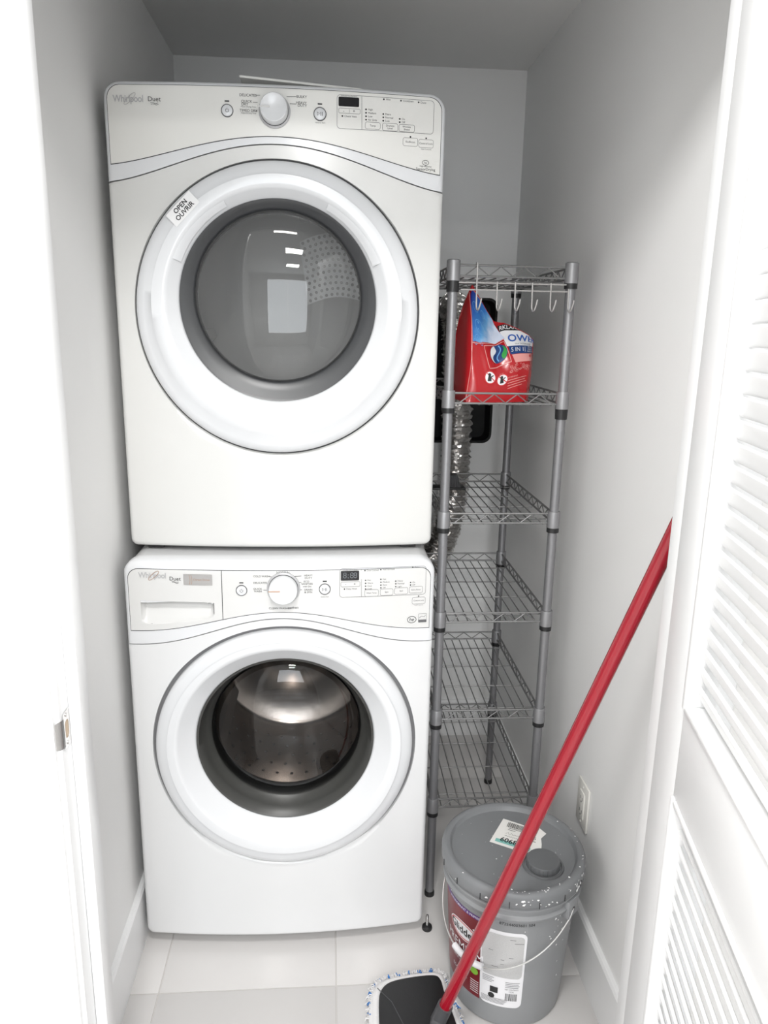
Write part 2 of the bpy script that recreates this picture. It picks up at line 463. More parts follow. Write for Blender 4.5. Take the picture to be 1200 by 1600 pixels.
# jambs, stops and casings
struct('trim_1', MB().box(JL - .019, JL, YF0, YF1, 0, HZ, .0015), 'trim')
struct('trim_2', MB().box(JR, JR + .019, YF0, YF1, 0, HZ, .0015), 'trim')
struct('trim_3', MB().box(JL - .019, JR + .019, YF0, YF1, HZ, HZ + .019, .0015), 'trim')
struct('trim_4', MB().box(JL, JL + .018, -.642, -.600, 0, HZ - .018, .003), 'trim')
struct('trim_5', MB().box(JR - .018, JR, -.642, -.600, 0, HZ - .018, .003), 'trim')
struct('trim_6', MB().box(JL, JR, -.642, -.600, HZ - .018, HZ, .003), 'trim')
cas = [(0, 0), (0, -.010), (.004, -.013), (.018, -.013), (.022, -.010), (.030, -.012), (.046, -.018), (.057, -.018), (.060, -.015), (.060, 0)]
struct('trim_7', MB().prism([(JL - .006 - a, YF0 + b) for a, b in cas], 0, HZ + .066, 'z'), 'trim', 25)
struct('trim_8', MB().prism([(JR + .006 + a, YF0 + b) for a, b in cas], 0, HZ + .066, 'z'), 'trim', 25)
struct('trim_9', MB().prism([(YF0 + b, HZ + .006 + a) for a, b in cas], JL - .066, JR + .066, 'x'), 'trim', 25)

# the room in front
struct('wall_room_left', MB().box(RX0 - .1, RX0, RY, YF0, 0, RZ), 'roomwall')
struct('wall_room_right', MB().box(RX1, RX1 + .1, RY, YF0, 0, RZ), 'shade_grey')
WX0, WX1, WZ0, WZ1 = -0.45, 1.15, 0.55, 2.35
struct('wall_room_back', plate_hole(MB(), [(RX0, 0), (RX1, 0), (RX1, RZ), (RX0, RZ)], [(WX0, WZ0), (WX1, WZ0), (WX1, WZ1), (WX0, WZ1)], RY, RY - .1), 'roomwall', 20)
struct('ceiling_room', MB().box(RX0 - .1, RX1 + .1, RY - .1, YF0, RZ, RZ + .08), 'ceil')
win = thing('added_window_1', ((WX0 + WX1) / 2, RY - .05, WZ0), 'added glazed window, a light source at the far end of the room behind the viewpoint', None, None, 'structure')  # unseen window, added to bring light into the room
f = MB()
f.box(WX0, WX1, RY - .08, RY - .02, WZ0, WZ0 + .06).box(WX0, WX1, RY - .08, RY - .02, WZ1 - .06, WZ1)
for x in (WX0, (WX0 + WX1) / 2 - .03, WX1 - .06): f.box(x, x + .06, RY - .08, RY - .02, WZ0 + .06, WZ1 - .06)
part('window_frame', f, 'trim', win)
for k in (0, 1):
    x = WX0 + .06 + k * ((WX1 - WX0) / 2 - .03)
    MT['pane'] = MT.get('pane') or glass('window_pane_glass', (.96, .98, .98), 1.45)
    part('pane', MB().box(x, x + (WX1 - WX0) / 2 - .09, RY - .054, RY - .048, WZ0 + .06, WZ1 - .06), 'pane', win)
for (lx, ly), wh in zip(LAMPS, ('nearest the closet door', 'in the middle of the room', 'nearest the window')):
    lamp = thing('ceiling_lamp', (lx, ly, RZ), 'flush square ceiling lamp ' + wh, 'lamp', 'ceiling lamps of the room')
    part('lamp_body', MB().box(lx - .20, lx + .20, ly - .20, ly + .20, RZ - .015, RZ, .004), 'trim', lamp)

# ------------------------------------------------------------------ louvred door
AD = math.radians(11.0)
DB = Vector((0.953, -0.66, 0))                          # far lower corner of the face towards the opening
door = thing('door_1', (DB.x, DB.y, 0), 'white louvred closet door standing open at the right edge', None, None, 'structure')
dd = Vector((-math.sin(AD), -math.cos(AD), 0)); dn = Vector((math.cos(AD), -math.sin(AD), 0))
def dbox(a0, a1, t0, t1, z0, z1, bv=0):
    m = MB().box(a0, a1, t0, t1, z0, z1, bv)
    m.v = [tuple(DB + dd * p[0] + dn * p[1] + Vector((0, 0, p[2]))) for p in m.v]
    return m
DW, DT = 0.895, 0.034
SW = 0.113
for a in (0, DW - SW): part('stile', dbox(a, a + SW, 0, DT, .012, 2.035, .002), 'door', door)
for z0, z1 in ((.012, .235), (.870, 1.005), (1.918, 2.035)): part('rail', dbox(SW, DW - SW, 0, DT, z0, z1, .002), 'door', door)
for z0, z1 in ((.235, .870), (1.005, 1.918)):      # sticking bead that frames each louvre field
    part('bead', dbox(SW, SW + .012, -.004, DT + .004, z0, z1, .003), 'door', door)
    part('bead', dbox(DW - SW - .012, DW - SW, -.004, DT + .004, z0, z1, .003), 'door', door)
    part('bead', dbox(SW + .012, DW - SW - .012, -.004, DT + .004, z0, z0 + .008, .003), 'door', door)
    part('bead', dbox(SW + .012, DW - SW - .012, -.004, DT + .004, z1 - .008, z1, .003), 'door', door)
PT = 0.0275
ts = math.radians(69)
hw, ht = 0.0137, 0.0031
sl = MB()
sec = []
for q in range(12):
    a = 2 * PI * q / 12
    sec.append((hw * (abs(math.cos(a)) ** .5) * (1 if math.cos(a) >= 0 else -1), ht * (abs(math.sin(a)) ** .5) * (1 if math.sin(a) >= 0 else -1)))
# tilt: the edge towards the opening is the upper one
pts = [(u * math.cos(ts) + v * math.sin(ts), -u * math.sin(ts) + v * math.cos(ts)) for u, v in sec]
n = len(pts)
LA0, LA1 = SW + .010, DW - SW - .010
V = [tuple(dd * a + dn * t + Vector((0, 0, z))) for a in (LA0, LA1) for t, z in pts]
sl.add(V, [tuple(range(n)), tuple(range(n, 2 * n))[::-1]] + [(i, (i + 1) % n, n + (i + 1) % n, n + i) for i in range(n)])
slm = sl.mesh('slat', 'door', (0, 0, 0), 40)
mid = DB + dn * (DT / 2)
z = 1.043 - .012
while z < 1.905: piece('slat', slm, (mid.x, mid.y, z), door); z += PT
z = .852 - .012
while z > .250: piece('slat', slm, (mid.x, mid.y, z), door); z -= PT
for z in (.25, 1.05, 1.85):                              # hinges
    part('hinge', MB().tube([(.990, -.690, z - .045), (.990, -.690, z + .045)], .006, 10), 'steel', door, label='steel hinge knuckle')

# strike plate on the left jamb
st = thing('strike_plate', (JL, -.655, .898), 'polished steel strike plate on the left door jamb', 'strike plate')
plate_hole_pts = rrect(-.655 - .007, -.655 + .007, .912, .940, .0065, 5)
sp_ = MB()
outer = [(-.668, .898), (-.643, .898), (-.643, .954), (-.668, .954)]
tmp = plate_hole(MB(), outer, plate_hole_pts, 0, -.004)
sp_.v = [(JL + .0012 + q[1] * .3, q[0], q[2]) for q in tmp.v]; sp_.f = tmp.f
part('plate', sp_, 'steel', st, 20)
part('hole_liner', MB().box(JL + .0001, JL + .0005, -.663, -.647, .911, .941), 'brassy', st, label='raw wood seen through the latch hole')
lip = MB()
def lipf(u, v):
    a = u * 1.25
    r = .016
    zz = .904 + .044 * v
    return (JL + .0012 + .001 - r + r * math.cos(a), -.668 - r * math.sin(a), .926 + (zz - .926) * (1 - .35 * max(0, u - .6)))
lip.grid(8, 4, lipf)
part('lip', lip, 'steel', st, 60, 'curved steel lip')
for z in (.904, .948): part('screw', MB().lathe([(0, .0022), (.0024, .0018), (.003, .001), (.003, 0)], (JL + .001, -.655, z), 'x', 12), 'steel', st)

# wall outlet on the right wall
ou = thing('wall_outlet', (XR, -.118, .334), 'ivory duplex outlet plate on the right wall above the paint bucket', 'outlet')
part('cover_plate', MB().box(XR - .006, XR, -.154, -.082, .336, .450, .0025), 'outlet', ou)
part('receptacle', MB().box(XR - .0085, XR - .005, -.1345, -.1015, .359, .427, .002), 'outlet', ou)
sl_ = MB()
for zc in (.376, .410):
    sl_.box(XR - .0088, XR - .0084, -.1265, -.1250, zc - .004, zc + .005).box(XR - .0088, XR - .0084, -.1120, -.1105, zc - .004, zc + .004)
    sl_.lathe([(0, -.0088), (.0022, -.0088), (.0022, -.0084)], (XR, -.118, zc - .009), 'x', 10)
part('slots', sl_, 'ink', ou, label='dark plug slots')
for z in (.3475, .4385): part('screw', MB().lathe([(0, -.0075), (.0022, -.0070), (.003, -.006)], (XR, -.118, z), 'x', 12), 'outlet', ou)

# ------------------------------------------------------------------ washer and dryer
W = 0.686; XC = W / 2; BULGE = 0.024
class Machine:
    def __init__(s, y0, z0, z1, rt_top, rt_bot, fil, filt):
        s.y0, s.z0, s.z1, s.rt, s.rb, s.fil, s.filt = y0, z0, z1, rt_top, rt_bot, fil, filt
    def sdf(s, x, z):
        # distance inside the rounded silhouette (positive inside)
        r = s.rt if z > (s.z0 + s.z1) / 2 else s.rb
        dx = min(x, W - x); dz = min(z - s.z0, s.z1 - z)
        if dx < r and dz < r: return r - math.hypot(r - dx, r - dz)
        return min(dx, dz)
    def y(s, x, z, off=0.0):
        u = (x - XC) / XC
        y = s.y0 - BULGE * (1 - min(1, u * u))
        d = max(0.0, s.sdf(x, z)); f = s.fil
        if s.z1 - z < x and s.z1 - z < W - x and s.z1 - z < .2: f = s.filt if min(x, W - x) > .06 else s.fil + (s.filt - s.fil) * max(0, min(x, W - x) / .06)
        if d < f: y += f - math.sqrt(max(0, f * f - (f - d) ** 2))
        return y - off
def bell(x, p=.75):
    u = min(1, abs(x - XC) / XC)
    return (0.5 + 0.5 * math.cos(PI * u)) ** p

def drawer_front(mac, zl, zh, x0, x1):
    # drawer face with the scooped pull under an overhanging lip
    pa, pb = (0.0355, 0.9107), (0.1968, 0.8583)
    rx0, rx1, rzt, rzb = pa[0], pb[0], pa[1], pb[1]
    e = [0, .0008, .0025, .005, .008, .012, .018, .026]
    X = sorted(set([x0 + q for q in e] + [x1 - .0005, x1] + [rx0 - .0003, rx0 + .0003, rx1 - .0003, rx1 + .0003] + [x0 + .03 + (x1 - x0 - .03) * k / 60 for k in range(61)]))
    Z = sorted(set([rzt - .0004, rzt + .0004] + [rzb - .012 + (rzt - rzb + .012) * k / 26 for k in range(26)]))
    V = []; n = len(X)
    def dep(x, z):
        if not (rx0 <= x <= rx1): return 0.0
        t = (x - rx0) / (rx1 - rx0); top_ = rzt - .0002 - .0015 * t; bot = rzb - .002 + .020 * t ** 2
        el = .006
        bot += .008 * max(0, 1 - t / .12) ** 2 + .006 * max(0, (t - .93) / .07) ** 2
        if z > top_ or z < bot: return 0.0
        v = (z - bot) / (top_ - bot)
        return .024 * v ** .7 * min(1, (min(t, 1 - t) / .05)) ** .6
    rows = [lambda x, k=k: zl(x) + (rzt - .0003 - zl(x)) * k / 40 for k in range(41)] + [lambda x: rzt + .0004] + [lambda x, k=k: rzt + .001 + (zh(x) - rzt - .001) * k for k in (.15, .3, .45, .6, .75, .85, .91, .95, .975, .99, 1.0)]
    for r in rows:
        for x in X:
            z = r(x); V.append((x, mac.y(x, z, .0009) + dep(x, z), z))
    F = [(j * n + i, j * n + i + 1, (j + 1) * n + i + 1, (j + 1) * n + i) for j in range(len(rows) - 1) for i in range(n - 1)]
    mb = MB().add(V, F); m = len(rows)
    rim = list(range(n)) + [j * n + n - 1 for j in range(1, m)] + [(m - 1) * n + i for i in range(n - 2, -1, -1)] + [j * n for j in range(m - 2, 0, -1)]
    S = [V[i] for i in rim]; k = len(S)
    mb.add(S + [(p[0], mac.y(p[0], p[2]) + .0005, p[2]) for p in S], [(i, (i + 1) % k, k + (i + 1) % k, k + i) for i in range(k)])
    return mb
def build_machine(kind, name, label, mac, cfg, depth, enamel, fascia):
    root = thing(name, (XC, mac.y0 + depth / 2, mac.z0 if kind == 'd' else 0.0), label, 'dryer' if kind == 'd' else 'washing machine')
    z0, z1 = mac.z0, mac.z1
    seam = lambda x: cfg['seam0'] + cfg['seamA'] * bell(x, cfg.get('pw', .75))
    fasc = lambda x: cfg['fas0'] + cfg['fasA'] * bell(x, cfg.get('pw', .75))
    # ---- front panel with round door opening
    cxd, czd, R = cfg['door']
    out = []
    rb = mac.rb
    for k in range(9):
        a = PI + .5 * PI * k / 8; out.append((rb + rb * math.cos(a), z0 + rb + rb * math.sin(a)))
    for k in range(1, 40): out.append((rb + (W - 2 * rb) * k / 40, z0))
    for k in range(9):
        a = 1.5 * PI + .5 * PI * k / 8; out.append((W - rb + rb * math.cos(a), z0 + rb + rb * math.sin(a)))
    zs = seam(W) - .0012
    for k in range(1, 40): out.append((W, z0 + rb + (zs - z0 - rb) * k / 40))
    for k in range(61):
        x = W * (1 - k / 60); out.append((x, seam(x) - .0012))
    for k in range(39, 0, -1): out.append((0, z0 + rb + (zs - z0 - rb) * k / 40))
    fr = [k / 24 for k in range(22)] + [.89, .91, .93, .945, .96, .972, .984, .993, 1.0]
    n = len(out); V = []; F = []
    RH = R + (.004 if kind == 'd' else .0075)
    def hp(p):
        a = math.atan2(p[1] - czd, p[0] - cxd); return (cxd + RH * math.cos(a), czd + RH * math.sin(a))
    rings = []
    hc = [hp(p) for p in out]
    V += [(h[0], mac.y(h[0], h[1]) + .030, h[1]) for h in hc]
    V += [(h[0], mac.y(h[0], h[1]) + .004, h[1]) for h in hc]
    for t in fr:
        for h, p in zip(hc, out):
            tt = .02 + .98 * t
            x, z = h[0] + (p[0] - h[0]) * tt, h[1] + (p[1] - h[1]) * tt
            V.append((x, mac.y(x, z), z))
    for p in out: V.append((p[0], mac.y0 + .03, p[1]))
    for j in range(len(fr) + 2):
        for i in range(n): F.append((j * n + i, j * n + (i + 1) % n, (j + 1) * n + (i + 1) % n, (j + 1) * n + i))
    m = MB().add(V, F)
    part('front_panel', m, enamel, root, 50)
    # ---- cabinet behind
    c = MB()
    o2 = rrect(.003, W - .003, z0 + .002, z1 - .002, (rb, rb, mac.rt, mac.rt), 8)
    nn = len(o2)
    c.add([(p[0], mac.y0 + .029, p[1]) for p in o2] + [(p[0], mac.y0 + depth, p[1]) for p in o2], [(i, (i + 1) % nn, nn + (i + 1) % nn, nn + i) for i in range(nn)] + [tuple(range(nn, 2 * nn))])
    part('cabinet', c, enamel, root, 40)
    # ---- console housing (white band + frame)
    holes = ((0.0355, 0.9107), (0.1968, 0.8583)) if kind == 'w' else None
    def patch(zl, zh, x0, x1, nr, off, back, xs=None):
        mb = MB()
        X = xs or []
        if not X:
            e = [0, .0008, .0025, .005, .008, .012, .018, .026, .036, .05]
            X = sorted(set([x0 + q for q in e] + [x1 - q for q in e] + [x0 + .05 + (x1 - x0 - .1) * k / 50 for k in range(51)]))
        tt = sorted(set([0, .02, .05, .12] + [k / nr for k in range(1, nr)] + [.80, .86, .90, .93, .955, .975, .99, 1.0]))
        V = []; cols = len(X)
        for t in tt:
            for x in X:
                a, b = zl(x), zh(x); z = a + (b - a) * t
                V.append((x, mac.y(x, z, off), z))
        F = [(j * cols + i, j * cols + i + 1, (j + 1) * cols + i + 1, (j + 1) * cols + i) for j in range(len(tt) - 1) for i in range(cols - 1)]
        if holes:
            pa, pb = holes
            F = [q for q in F if not (sum(V[i][2] for i in q) / 4 > fasc(sum(V[i][0] for i in q) / 4) + .005 and pa[0] - .006 < sum(V[i][0] for i in q) / 4 < pb[0] + .004 and pb[1] - .006 < sum(V[i][2] for i in q) / 4 < pa[1] + .004)]
        mb.add(V, F)
        # skirt
        rim = [i for i in range(cols)] + [j * cols + cols - 1 for j in range(1, len(tt))] + [(len(tt) - 1) * cols + i for i in range(cols - 2, -1, -1)] + [j * cols for j in range(len(tt) - 2, 0, -1)]
        S = [V[i] for i in rim]; k = len(S)
        mb.add(S + [(p[0], back(p), p[2]) for p in S], [(i, (i + 1) % k, k + (i + 1) % k, k + i) for i in range(k)])
        return mb
    def top(x, ins=0.0, r=None):
        r = mac.rt if r is None else r
        d = min(x - ins, W - ins - x)
        if d < r: return z1 - ins - r + math.sqrt(max(0, r * r - (r - max(0, d)) ** 2))
        return z1 - ins
    con = part('console', patch(lambda x: seam(x) + .0012, lambda x: top(x), 0.0, W, 10, 0, lambda p: mac.y0 + .031), 'white_pl', root, 50)
    # groove outline and fascia
    IN = cfg['inset']; fr_ = cfg['frad']
    ft = cfg['ftop']
    def ftopf(x, ins, dz):
        d = min(x - ins, W - ins - x); r = fr_
        b = ft + dz
        if d < r: return b - r + math.sqrt(max(0, r * r - (r - max(0, d)) ** 2))
        return b
    part('groove', patch(lambda x: fasc(x) - .0016, lambda x: ftopf(x, IN - .0011, .0011), IN - .0011, W - IN + .0011, 8, .0004, lambda p: mac.y(p[0], p[2]) + .002), 'groove', con)
    xsplit = cfg.get('split')
    fas_parts = [(IN, W - IN)] if not xsplit else [(IN, xsplit - .0008), (xsplit + .0008, W - IN)]
    fobj = []
    for (a, b) in fas_parts:
        if xsplit and a < .1:
            fobj.append(part('detergent_drawer', drawer_front(mac, fasc, lambda x: ftopf(x, IN, 0), a, b), fascia, con, 30)); continue
        nm = 'control_panel' if (not xsplit or a > .1) else 'detergent_drawer'
        fobj.append(part(nm, patch(lambda x: fasc(x), lambda x: ftopf(x, IN, 0), a, b, 10, .0009, lambda p: mac.y(p[0], p[2]) + .002), fascia, con))
    panel = fobj[-1]
    surf = lambda off: (lambda x, z: (x, mac.y(x, z, off), z))
    return root, con, fobj, panel, surf

def door_assembly(kind, root, mac, cfg):
    cx, cz, R = cfg['door']
    n = 128
    ecc = cfg['ecc']
    def lath(prof, name, m, parent, smooth=40, ecx=None, bul=1.0):
        mb = MB(); k = len(prof); V = []
        for i in range(n):
            a = 2 * PI * i / n
            for r, h, e in prof:
                x = cx + r * math.cos(a); z = cz + e + r * math.sin(a)
                u = (x - XC) / XC
                V.append((x, mac.y0 - BULGE * (1 - min(1, u * u) * bul) + h, z))
        F = [(i * k + j, i * k + j + 1, ((i + 1) % n) * k + j + 1, ((i + 1) % n) * k + j) for i in range(n) for j in range(k - 1)]
        mb.add(V, F)
        return part(name, mb, m, parent, smooth)
    rg = cfg['rg']; rbv = cfg['rbv']; ri = cfg['ri']
    e1, e2, e3 = cfg['e']
    d = lath([(R - .004, .026, 0), (R, .020, 0), (R, -.004, 0), (R - .002, -.010, 0), (R - .007, -.0145, 0), (R - .018, -.019, 0), (R - .035, -.023, e1 * .3), ((R + rbv) / 2 - .004, -.026, e1 * .6), (rbv + .006, -.0262, e1), (rbv, -.0245, e1), (rbv - .004, -.0205, e1), (rg + .004, cfg['yg'] - .004, e2), (rg, cfg['yg'], e2), (rg - .003, cfg['yg'] + .008, e2)], 'door_ring', 'white_pl', root, 60)
    lath([(R + .0085, .007, 0), (R - .003, .007, 0), (R - .003, .03, 0)], 'door_gasket', 'gasket_g' if kind == 'w' else 'groove', root, 60)
    bz = lath([(rg - .001, cfg['yg'] + .001, e2), (rg - .006, cfg['yg'] + .003, e2), ((rg + ri) / 2, cfg['yi'] * .55 + cfg['yg'] * .45, (e2 + e3) / 2), (ri + .004, cfg['yi'], e3), (ri, cfg['yi'] + .003, e3), (ri - .004, cfg['yi'] + .012, e3)], 'window_bezel', 'bezel' if kind == 'd' else 'gasket', root, 50, bul=.6)
    # glass
    prof = []
    dep = cfg['dome']
    for k in range(17):
        t = k / 16
        prof.append((max(1e-4, (ri - .001) * math.cos(t * PI / 2)), cfg['yi'] + .004 + dep * math.sin(t * PI / 2), e3))
    lath(prof, 'window_glass', 'glass_' + kind, root, 80, bul=.6)
    return d

# ---------------------------------------------------------------- dryer
D = Machine(0.0, 1.0117, 1.9659, .034, .016, .010, .012)
dcfg = dict(seam0=1.7785, seamA=.0760, fas0=1.8120, fasA=.0575, door=(.3415, 1.528, .296), inset=.0095, frad=.026, ftop=1.9565,
            ecc=.02, rg=.2065, rbv=.232, ri=.176, e=(.013, .0205, .031), yg=.000, yi=.012, dome=-.030)
dr, dcon, dfo, dpan, dsurf = build_machine('d', 'clothes_dryer', 'white front-loading dryer with grey porthole, stacked on top of the washer', D, dcfg, .72, 'enamel_d', 'fascia')
ddoor = door_assembly('d', dr, D, dcfg)
# handle recess arcs in the ring, left and right of the porthole
for a0, a1 in ((118, 158), (22, 62)):
    hr = MB()
    def hrf(u, v):
        a = math.radians(a0 + (a1 - a0) * u); r = .2125 + .0195 * v
        x = .3415 + r * math.cos(a); z = 1.528 + .018 + r * math.sin(a)
        uu = (x - XC) / XC
        return (x, -BULGE * (1 - uu * uu) - .0115 - .013 * v - .0016 * math.sin(PI * v), z)
    hr.grid(16, 4, hrf)
    part('handle_recess', hr, 'white_pl', ddoor, 60)
# drum behind the glass
dc = (.3415, .0, 1.557)
part('drum', MB().lathe([(.182, .026), (.235, .06), (.28, .08), (.28, .56), (.0, .58)], dc, 'y', 64), 'drum_d', dr, 50)
part('drum_collar', MB().lathe([(.172, .014), (.182, .027), (.19, .035)], dc, 'y', 64), 'bezel', dr, 50)
g = MB()
def gr(u, v):
    return (.395 + .155 * u - .02 * v, .30 - .05 * u, 1.555 + .15 * v + .02 * math.sin(PI * u))
g.grid(10, 10, gr)
part('lint_grille', g, 'white_pl', dr, 40, 'pale perforated lint grille inside the drum')
hl = MB()
for i in range(11):
    for j in range(11):
        p = gr((i + .5 + .25 * (j % 2)) / 11.5, (j + .5) / 11)
        hl.lathe([(0, 0), (.0042, 0)], (p[0], p[1] - .0012, p[2]), 'y', 6)
part('grille_holes', hl, 'ink_l', dr, 0, kind='stuff')
for a in (80, 200, 320):
    aa = math.radians(a); m = MB()
    ux, uz = math.cos(aa), math.sin(aa); tx, tz = -uz, ux
    V = []
    for y in (.12, .52):
        for t, r in ((-.035, .279), (-.012, .225), (.012, .225), (.035, .279)):
            V.append((dc[0] + ux * r + tx * t, y, dc[2] + uz * r + tz * t))
    m.add(V, [(0, 1, 5, 4), (1, 2, 6, 5), (2, 3, 7, 6), (0, 1, 2, 3)[::-1], (4, 5, 6, 7)])
    part('drum_baffle', m, 'drum_d', dr, 30)
for x in (.035, .615): part('stacking_foot', MB().box(x, x + .036, .012, .06, 1.0037, 1.0125, .001), 'black', dr, label='black stacking bracket')

def knob(root, mac, x, z, r, proto, point, lbl):
    y = mac.y(x, z)
    k = part('selector_knob', MB().lathe([(r * 1.0, -.002), (r * 1.0, -proto * .4), (r * .985, -proto * .92), (r * .95, -proto), (r * .90, -proto * 1.02), (r * .86, -proto), (0, -proto * .985)], (x, y, z), 'y', 56), 'white_pl', root, 40)
    part('knob_ring', MB().lathe([(r * 1.16, -.0008), (r * 1.15, -.004), (r * 1.02, -.0055), (r * 1.0, -.003)], (x, y, z), 'y', 56), 'chrome', k, 40)
    part('knob_skirt', MB().lathe([(r * 1.004, -.003), (r * 1.004, -.009)], (x, y, z), 'y', 56), 'bezel', k, 40)
    m = MB(); a, b = point
    m.box(min(a, b), max(a, b), y - proto * 1.03 - .0004, y - proto * .98, z - .0012, z + .0012)
    part('pointer', m, lbl, k, 0)
    return k
def button(root, mac, ink, x, z, r, sym):
    y = mac.y(x, z)
    b = part('push_button', MB().lathe([(r, -.0012), (r * .98, -.0028), (r * .9, -.0034), (0, -.0034)], (x, y, z), 'y', 32), 'white_pl', root, 40)
    part('button_ring', MB().lathe([(r * 1.16, -.0010), (r * 1.14, -.0024), (r * 1.02, -.0024), (r * 1.02, -.0012)], (x, y, z), 'y', 32), 'ink_l', b, 40)
    s = Ink(lambda u, v: (u, y - .0038, v))
    if sym == 'power':
        P = [(x + r * .34 * math.cos(math.radians(a)), z + r * .34 * math.sin(math.radians(a))) for a in range(125, 416, 15)]
        s.line(P, .0008); s.rect(x - .0005, x + .0005, z + r * .05, z + r * .42)
    else:
        s.line([(x - r * .5, z + r * .32), (x - r * .5, z - r * .32), (x - r * .02, z), (x - r * .5, z + r * .32), (x - r * .48, z - r * .1)], .0008)
        s.rect(x + r * .1, x + r * .1 + .0009, z - r * .32, z + r * .32); s.rect(x + r * .36, x + r * .36 + .0009, z - r * .32, z + r * .32)
    part('button_symbol', s.mb, 'ink', b, 0)
    ink.rect(x - .0045, x + .0045, z + r * 1.52, z + r * 1.52 + .0024)
def brandmark(con, surf, x0, x1, zc, h, name_, swoosh):
    s = Ink(surf(.0018)); wd = x1 - x0
    s.text('Whirlpool', (x0 + x1) / 2, zc, h, spacing=.92, bold=.012, wide=wd / (h / .70 * 4.05))
    part('brand_lettering', s.mb, 'chrome', con, 0, 'chrome brand lettering')
    s2 = Ink(surf(.0022))
    s2.circ((x0 + x1) / 2 + wd * .05, zc + h * .02, wd * .23, -.0011, 28, wd * .055, math.radians(42))
    part('brand_swoosh', s2.mb, swoosh, con, 0)
    s3 = Ink(surf(.0018))
    s3.text('Duet', name_[0], name_[1], name_[2])
    w_ = name_[2] * 1.9
    for q in (0, 1):
        s3.line([(name_[0] - w_ * .45 + w_ * .9 * t / 8 + q * .001, name_[1] - name_[2] * (.82 + .28 * q) + .0011 * math.sin(t * .85)) for t in range(9)], .0007)
    part('model_lettering', s3.mb, 'ink', con, 0)

# ---- dryer control panel print
k = Ink(dsurf(.0016)); kl = Ink(dsurf(.0016))
brandmark(dcon, dsurf, *((0.0201, 1.9320)[0], (0.0838, 1.9321)[0]), (0.0518, 1.9309)[1], .0125, (*(0.1035, 1.9306), .0088), 'badge')
SM = .0052
for t, p in (('DELICATES', (0.2879, 1.9415)), ('QUICK', (0.2851, 1.9305)), ('DRY', (0.2812, 1.9252)), ('TIMED DRY', (0.2885, 1.9139)), ('BULKY', (0.3931, 1.9426)), ('HEAVY', (0.3924, 1.9316)), ('DUTY', (0.3943, 1.9267))):
    k.text(t, p[0], p[1], .0048)
for t, p in (('Adjust Drying Time', (0.2880, 1.9210)), ('Adjust Drying Time', (0.2884, 1.9095)), ('Hold to Start', (0.4298, 1.8974))): kl.text(t, p[0], p[1], .0026)
for a, b in (((0.3029, 1.9415), (0.3117, 1.9419)), ((0.2976, 1.9287), (0.3064, 1.9290)), ((0.3011, 1.9132), (0.3061, 1.9134)), ((0.3634, 1.9415), (0.3824, 1.9422)), ((0.3696, 1.9290), (0.3822, 1.9289))):
    k.line([a, b], .0009)
knob(dcon, D, *(0.3396, 1.9146), .0272, .034, ((0.3081, 1.9198)[0], (0.3328, 1.9207)[0]), 'badge')
button(dcon, D, k, *(0.2464, 1.9129), .0105, 'power')
button(dcon, D, k, *(0.4292, 1.9132), .0112, 'start')
a, b = (0.4636, 1.9499), (0.6599, 1.8890)
kl.ring(dense(rrect(a[0], b[0], b[1], a[1], .006, 4), .008), -.0007)
a, b = (0.5121, 1.9494), (0.5128, 1.8886); kl.line([a, b], .0007)
def pad(ink, p, q, t, hh=.0036):
    ink.ring(dense(rrect(p[0], q[0], q[1], p[1], .003, 3), .006), -.0006)
    L_ = t.split('|')
    for i, l in enumerate(L_): ink.text(l, (p[0] + q[0]) / 2, (p[1] + q[1]) / 2 + ((len(L_) - 1) / 2 - i) * .0048, hh)
pad(kl, (0.5204, 1.9030), (0.5503, 1.8911), 'Temp'); pad(kl, (0.5553, 1.9030), (0.5861, 1.8899), 'Dryness|Level'); pad(kl, (0.5890, 1.9027), (0.6206, 1.8900), 'Wrinkle|Shield')
pad(kl, (0.5981, 1.8785), (0.6279, 1.8639), 'EcoBoost'); pad(kl, (0.6308, 1.8772), (0.6608, 1.8627), 'Control Lock')
kl.text('Hold 3 seconds', *(0.6464, 1.8592), .0024)
for t, p in (('High', (0.5252, 1.9263)), ('Medium', (0.5253, 1.9200)), ('Low', (0.5254, 1.9137)), ('Air Only', (0.5255, 1.9075)), ('More', (0.5602, 1.9197)), ('Normal', (0.5603, 1.9136)), ('Less', (0.5604, 1.9074)), ('On', (0.5940, 1.9127)), ('Off', (0.5941, 1.9068)), ('Wet', (0.5609, 1.9468)), ('Cooldown', (0.5957, 1.9464)), ('Done', (0.6320, 1.9458)), ('Check Vent', (0.4779, 1.9117))):
    kl.text(t, p[0], p[1], .0036, 'LEFT')
    k.disc(p[0] - .0040, p[1], .0017, 8)
for p in ((0.6130, 1.8808), (0.6457, 1.8801)): k.disc(p[0], p[1], .0017, 8)
a, b = (0.4669, 1.9256), (0.5093, 1.9173); kl.ring(rrect(a[0], b[0], b[1], a[1], .002, 3), -.0006)
for t, p in (('-', (0.4765, 1.9210)), ('+', (0.4970, 1.9215))): k.text(t, p[0], p[1], .006)
a, b = (0.4874, 1.9246), (0.4874, 1.9182); kl.line([a, b], .0006)
kl.text('Estimated Time Remaining', *(0.4872, 1.9487), .0021)
p = (0.6459, 1.8338); k.circ(p[0], p[1], .0062, -.0009, 20, .0042); k.text('he', p[0], p[1], .0042, shear=.2)
k.text('High efficiency', *(0.6461, 1.8269), .0030); k.text('SensorDrying', *(0.6463, 1.8211), .0052)
part('printed_legend', k.mb, 'ink', dpan, 0, kind='stuff'); part('printed_outlines', kl.mb, 'ink_l', dpan, 0, kind='stuff')
a, b = (0.4662, 1.9465), (0.5072, 1.9295)
s = Ink(dsurf(.0020)); s.poly(rrect(a[0], b[0], b[1], a[1], .002, 3)); part('display', s.mb, 'display', dpan, 0)
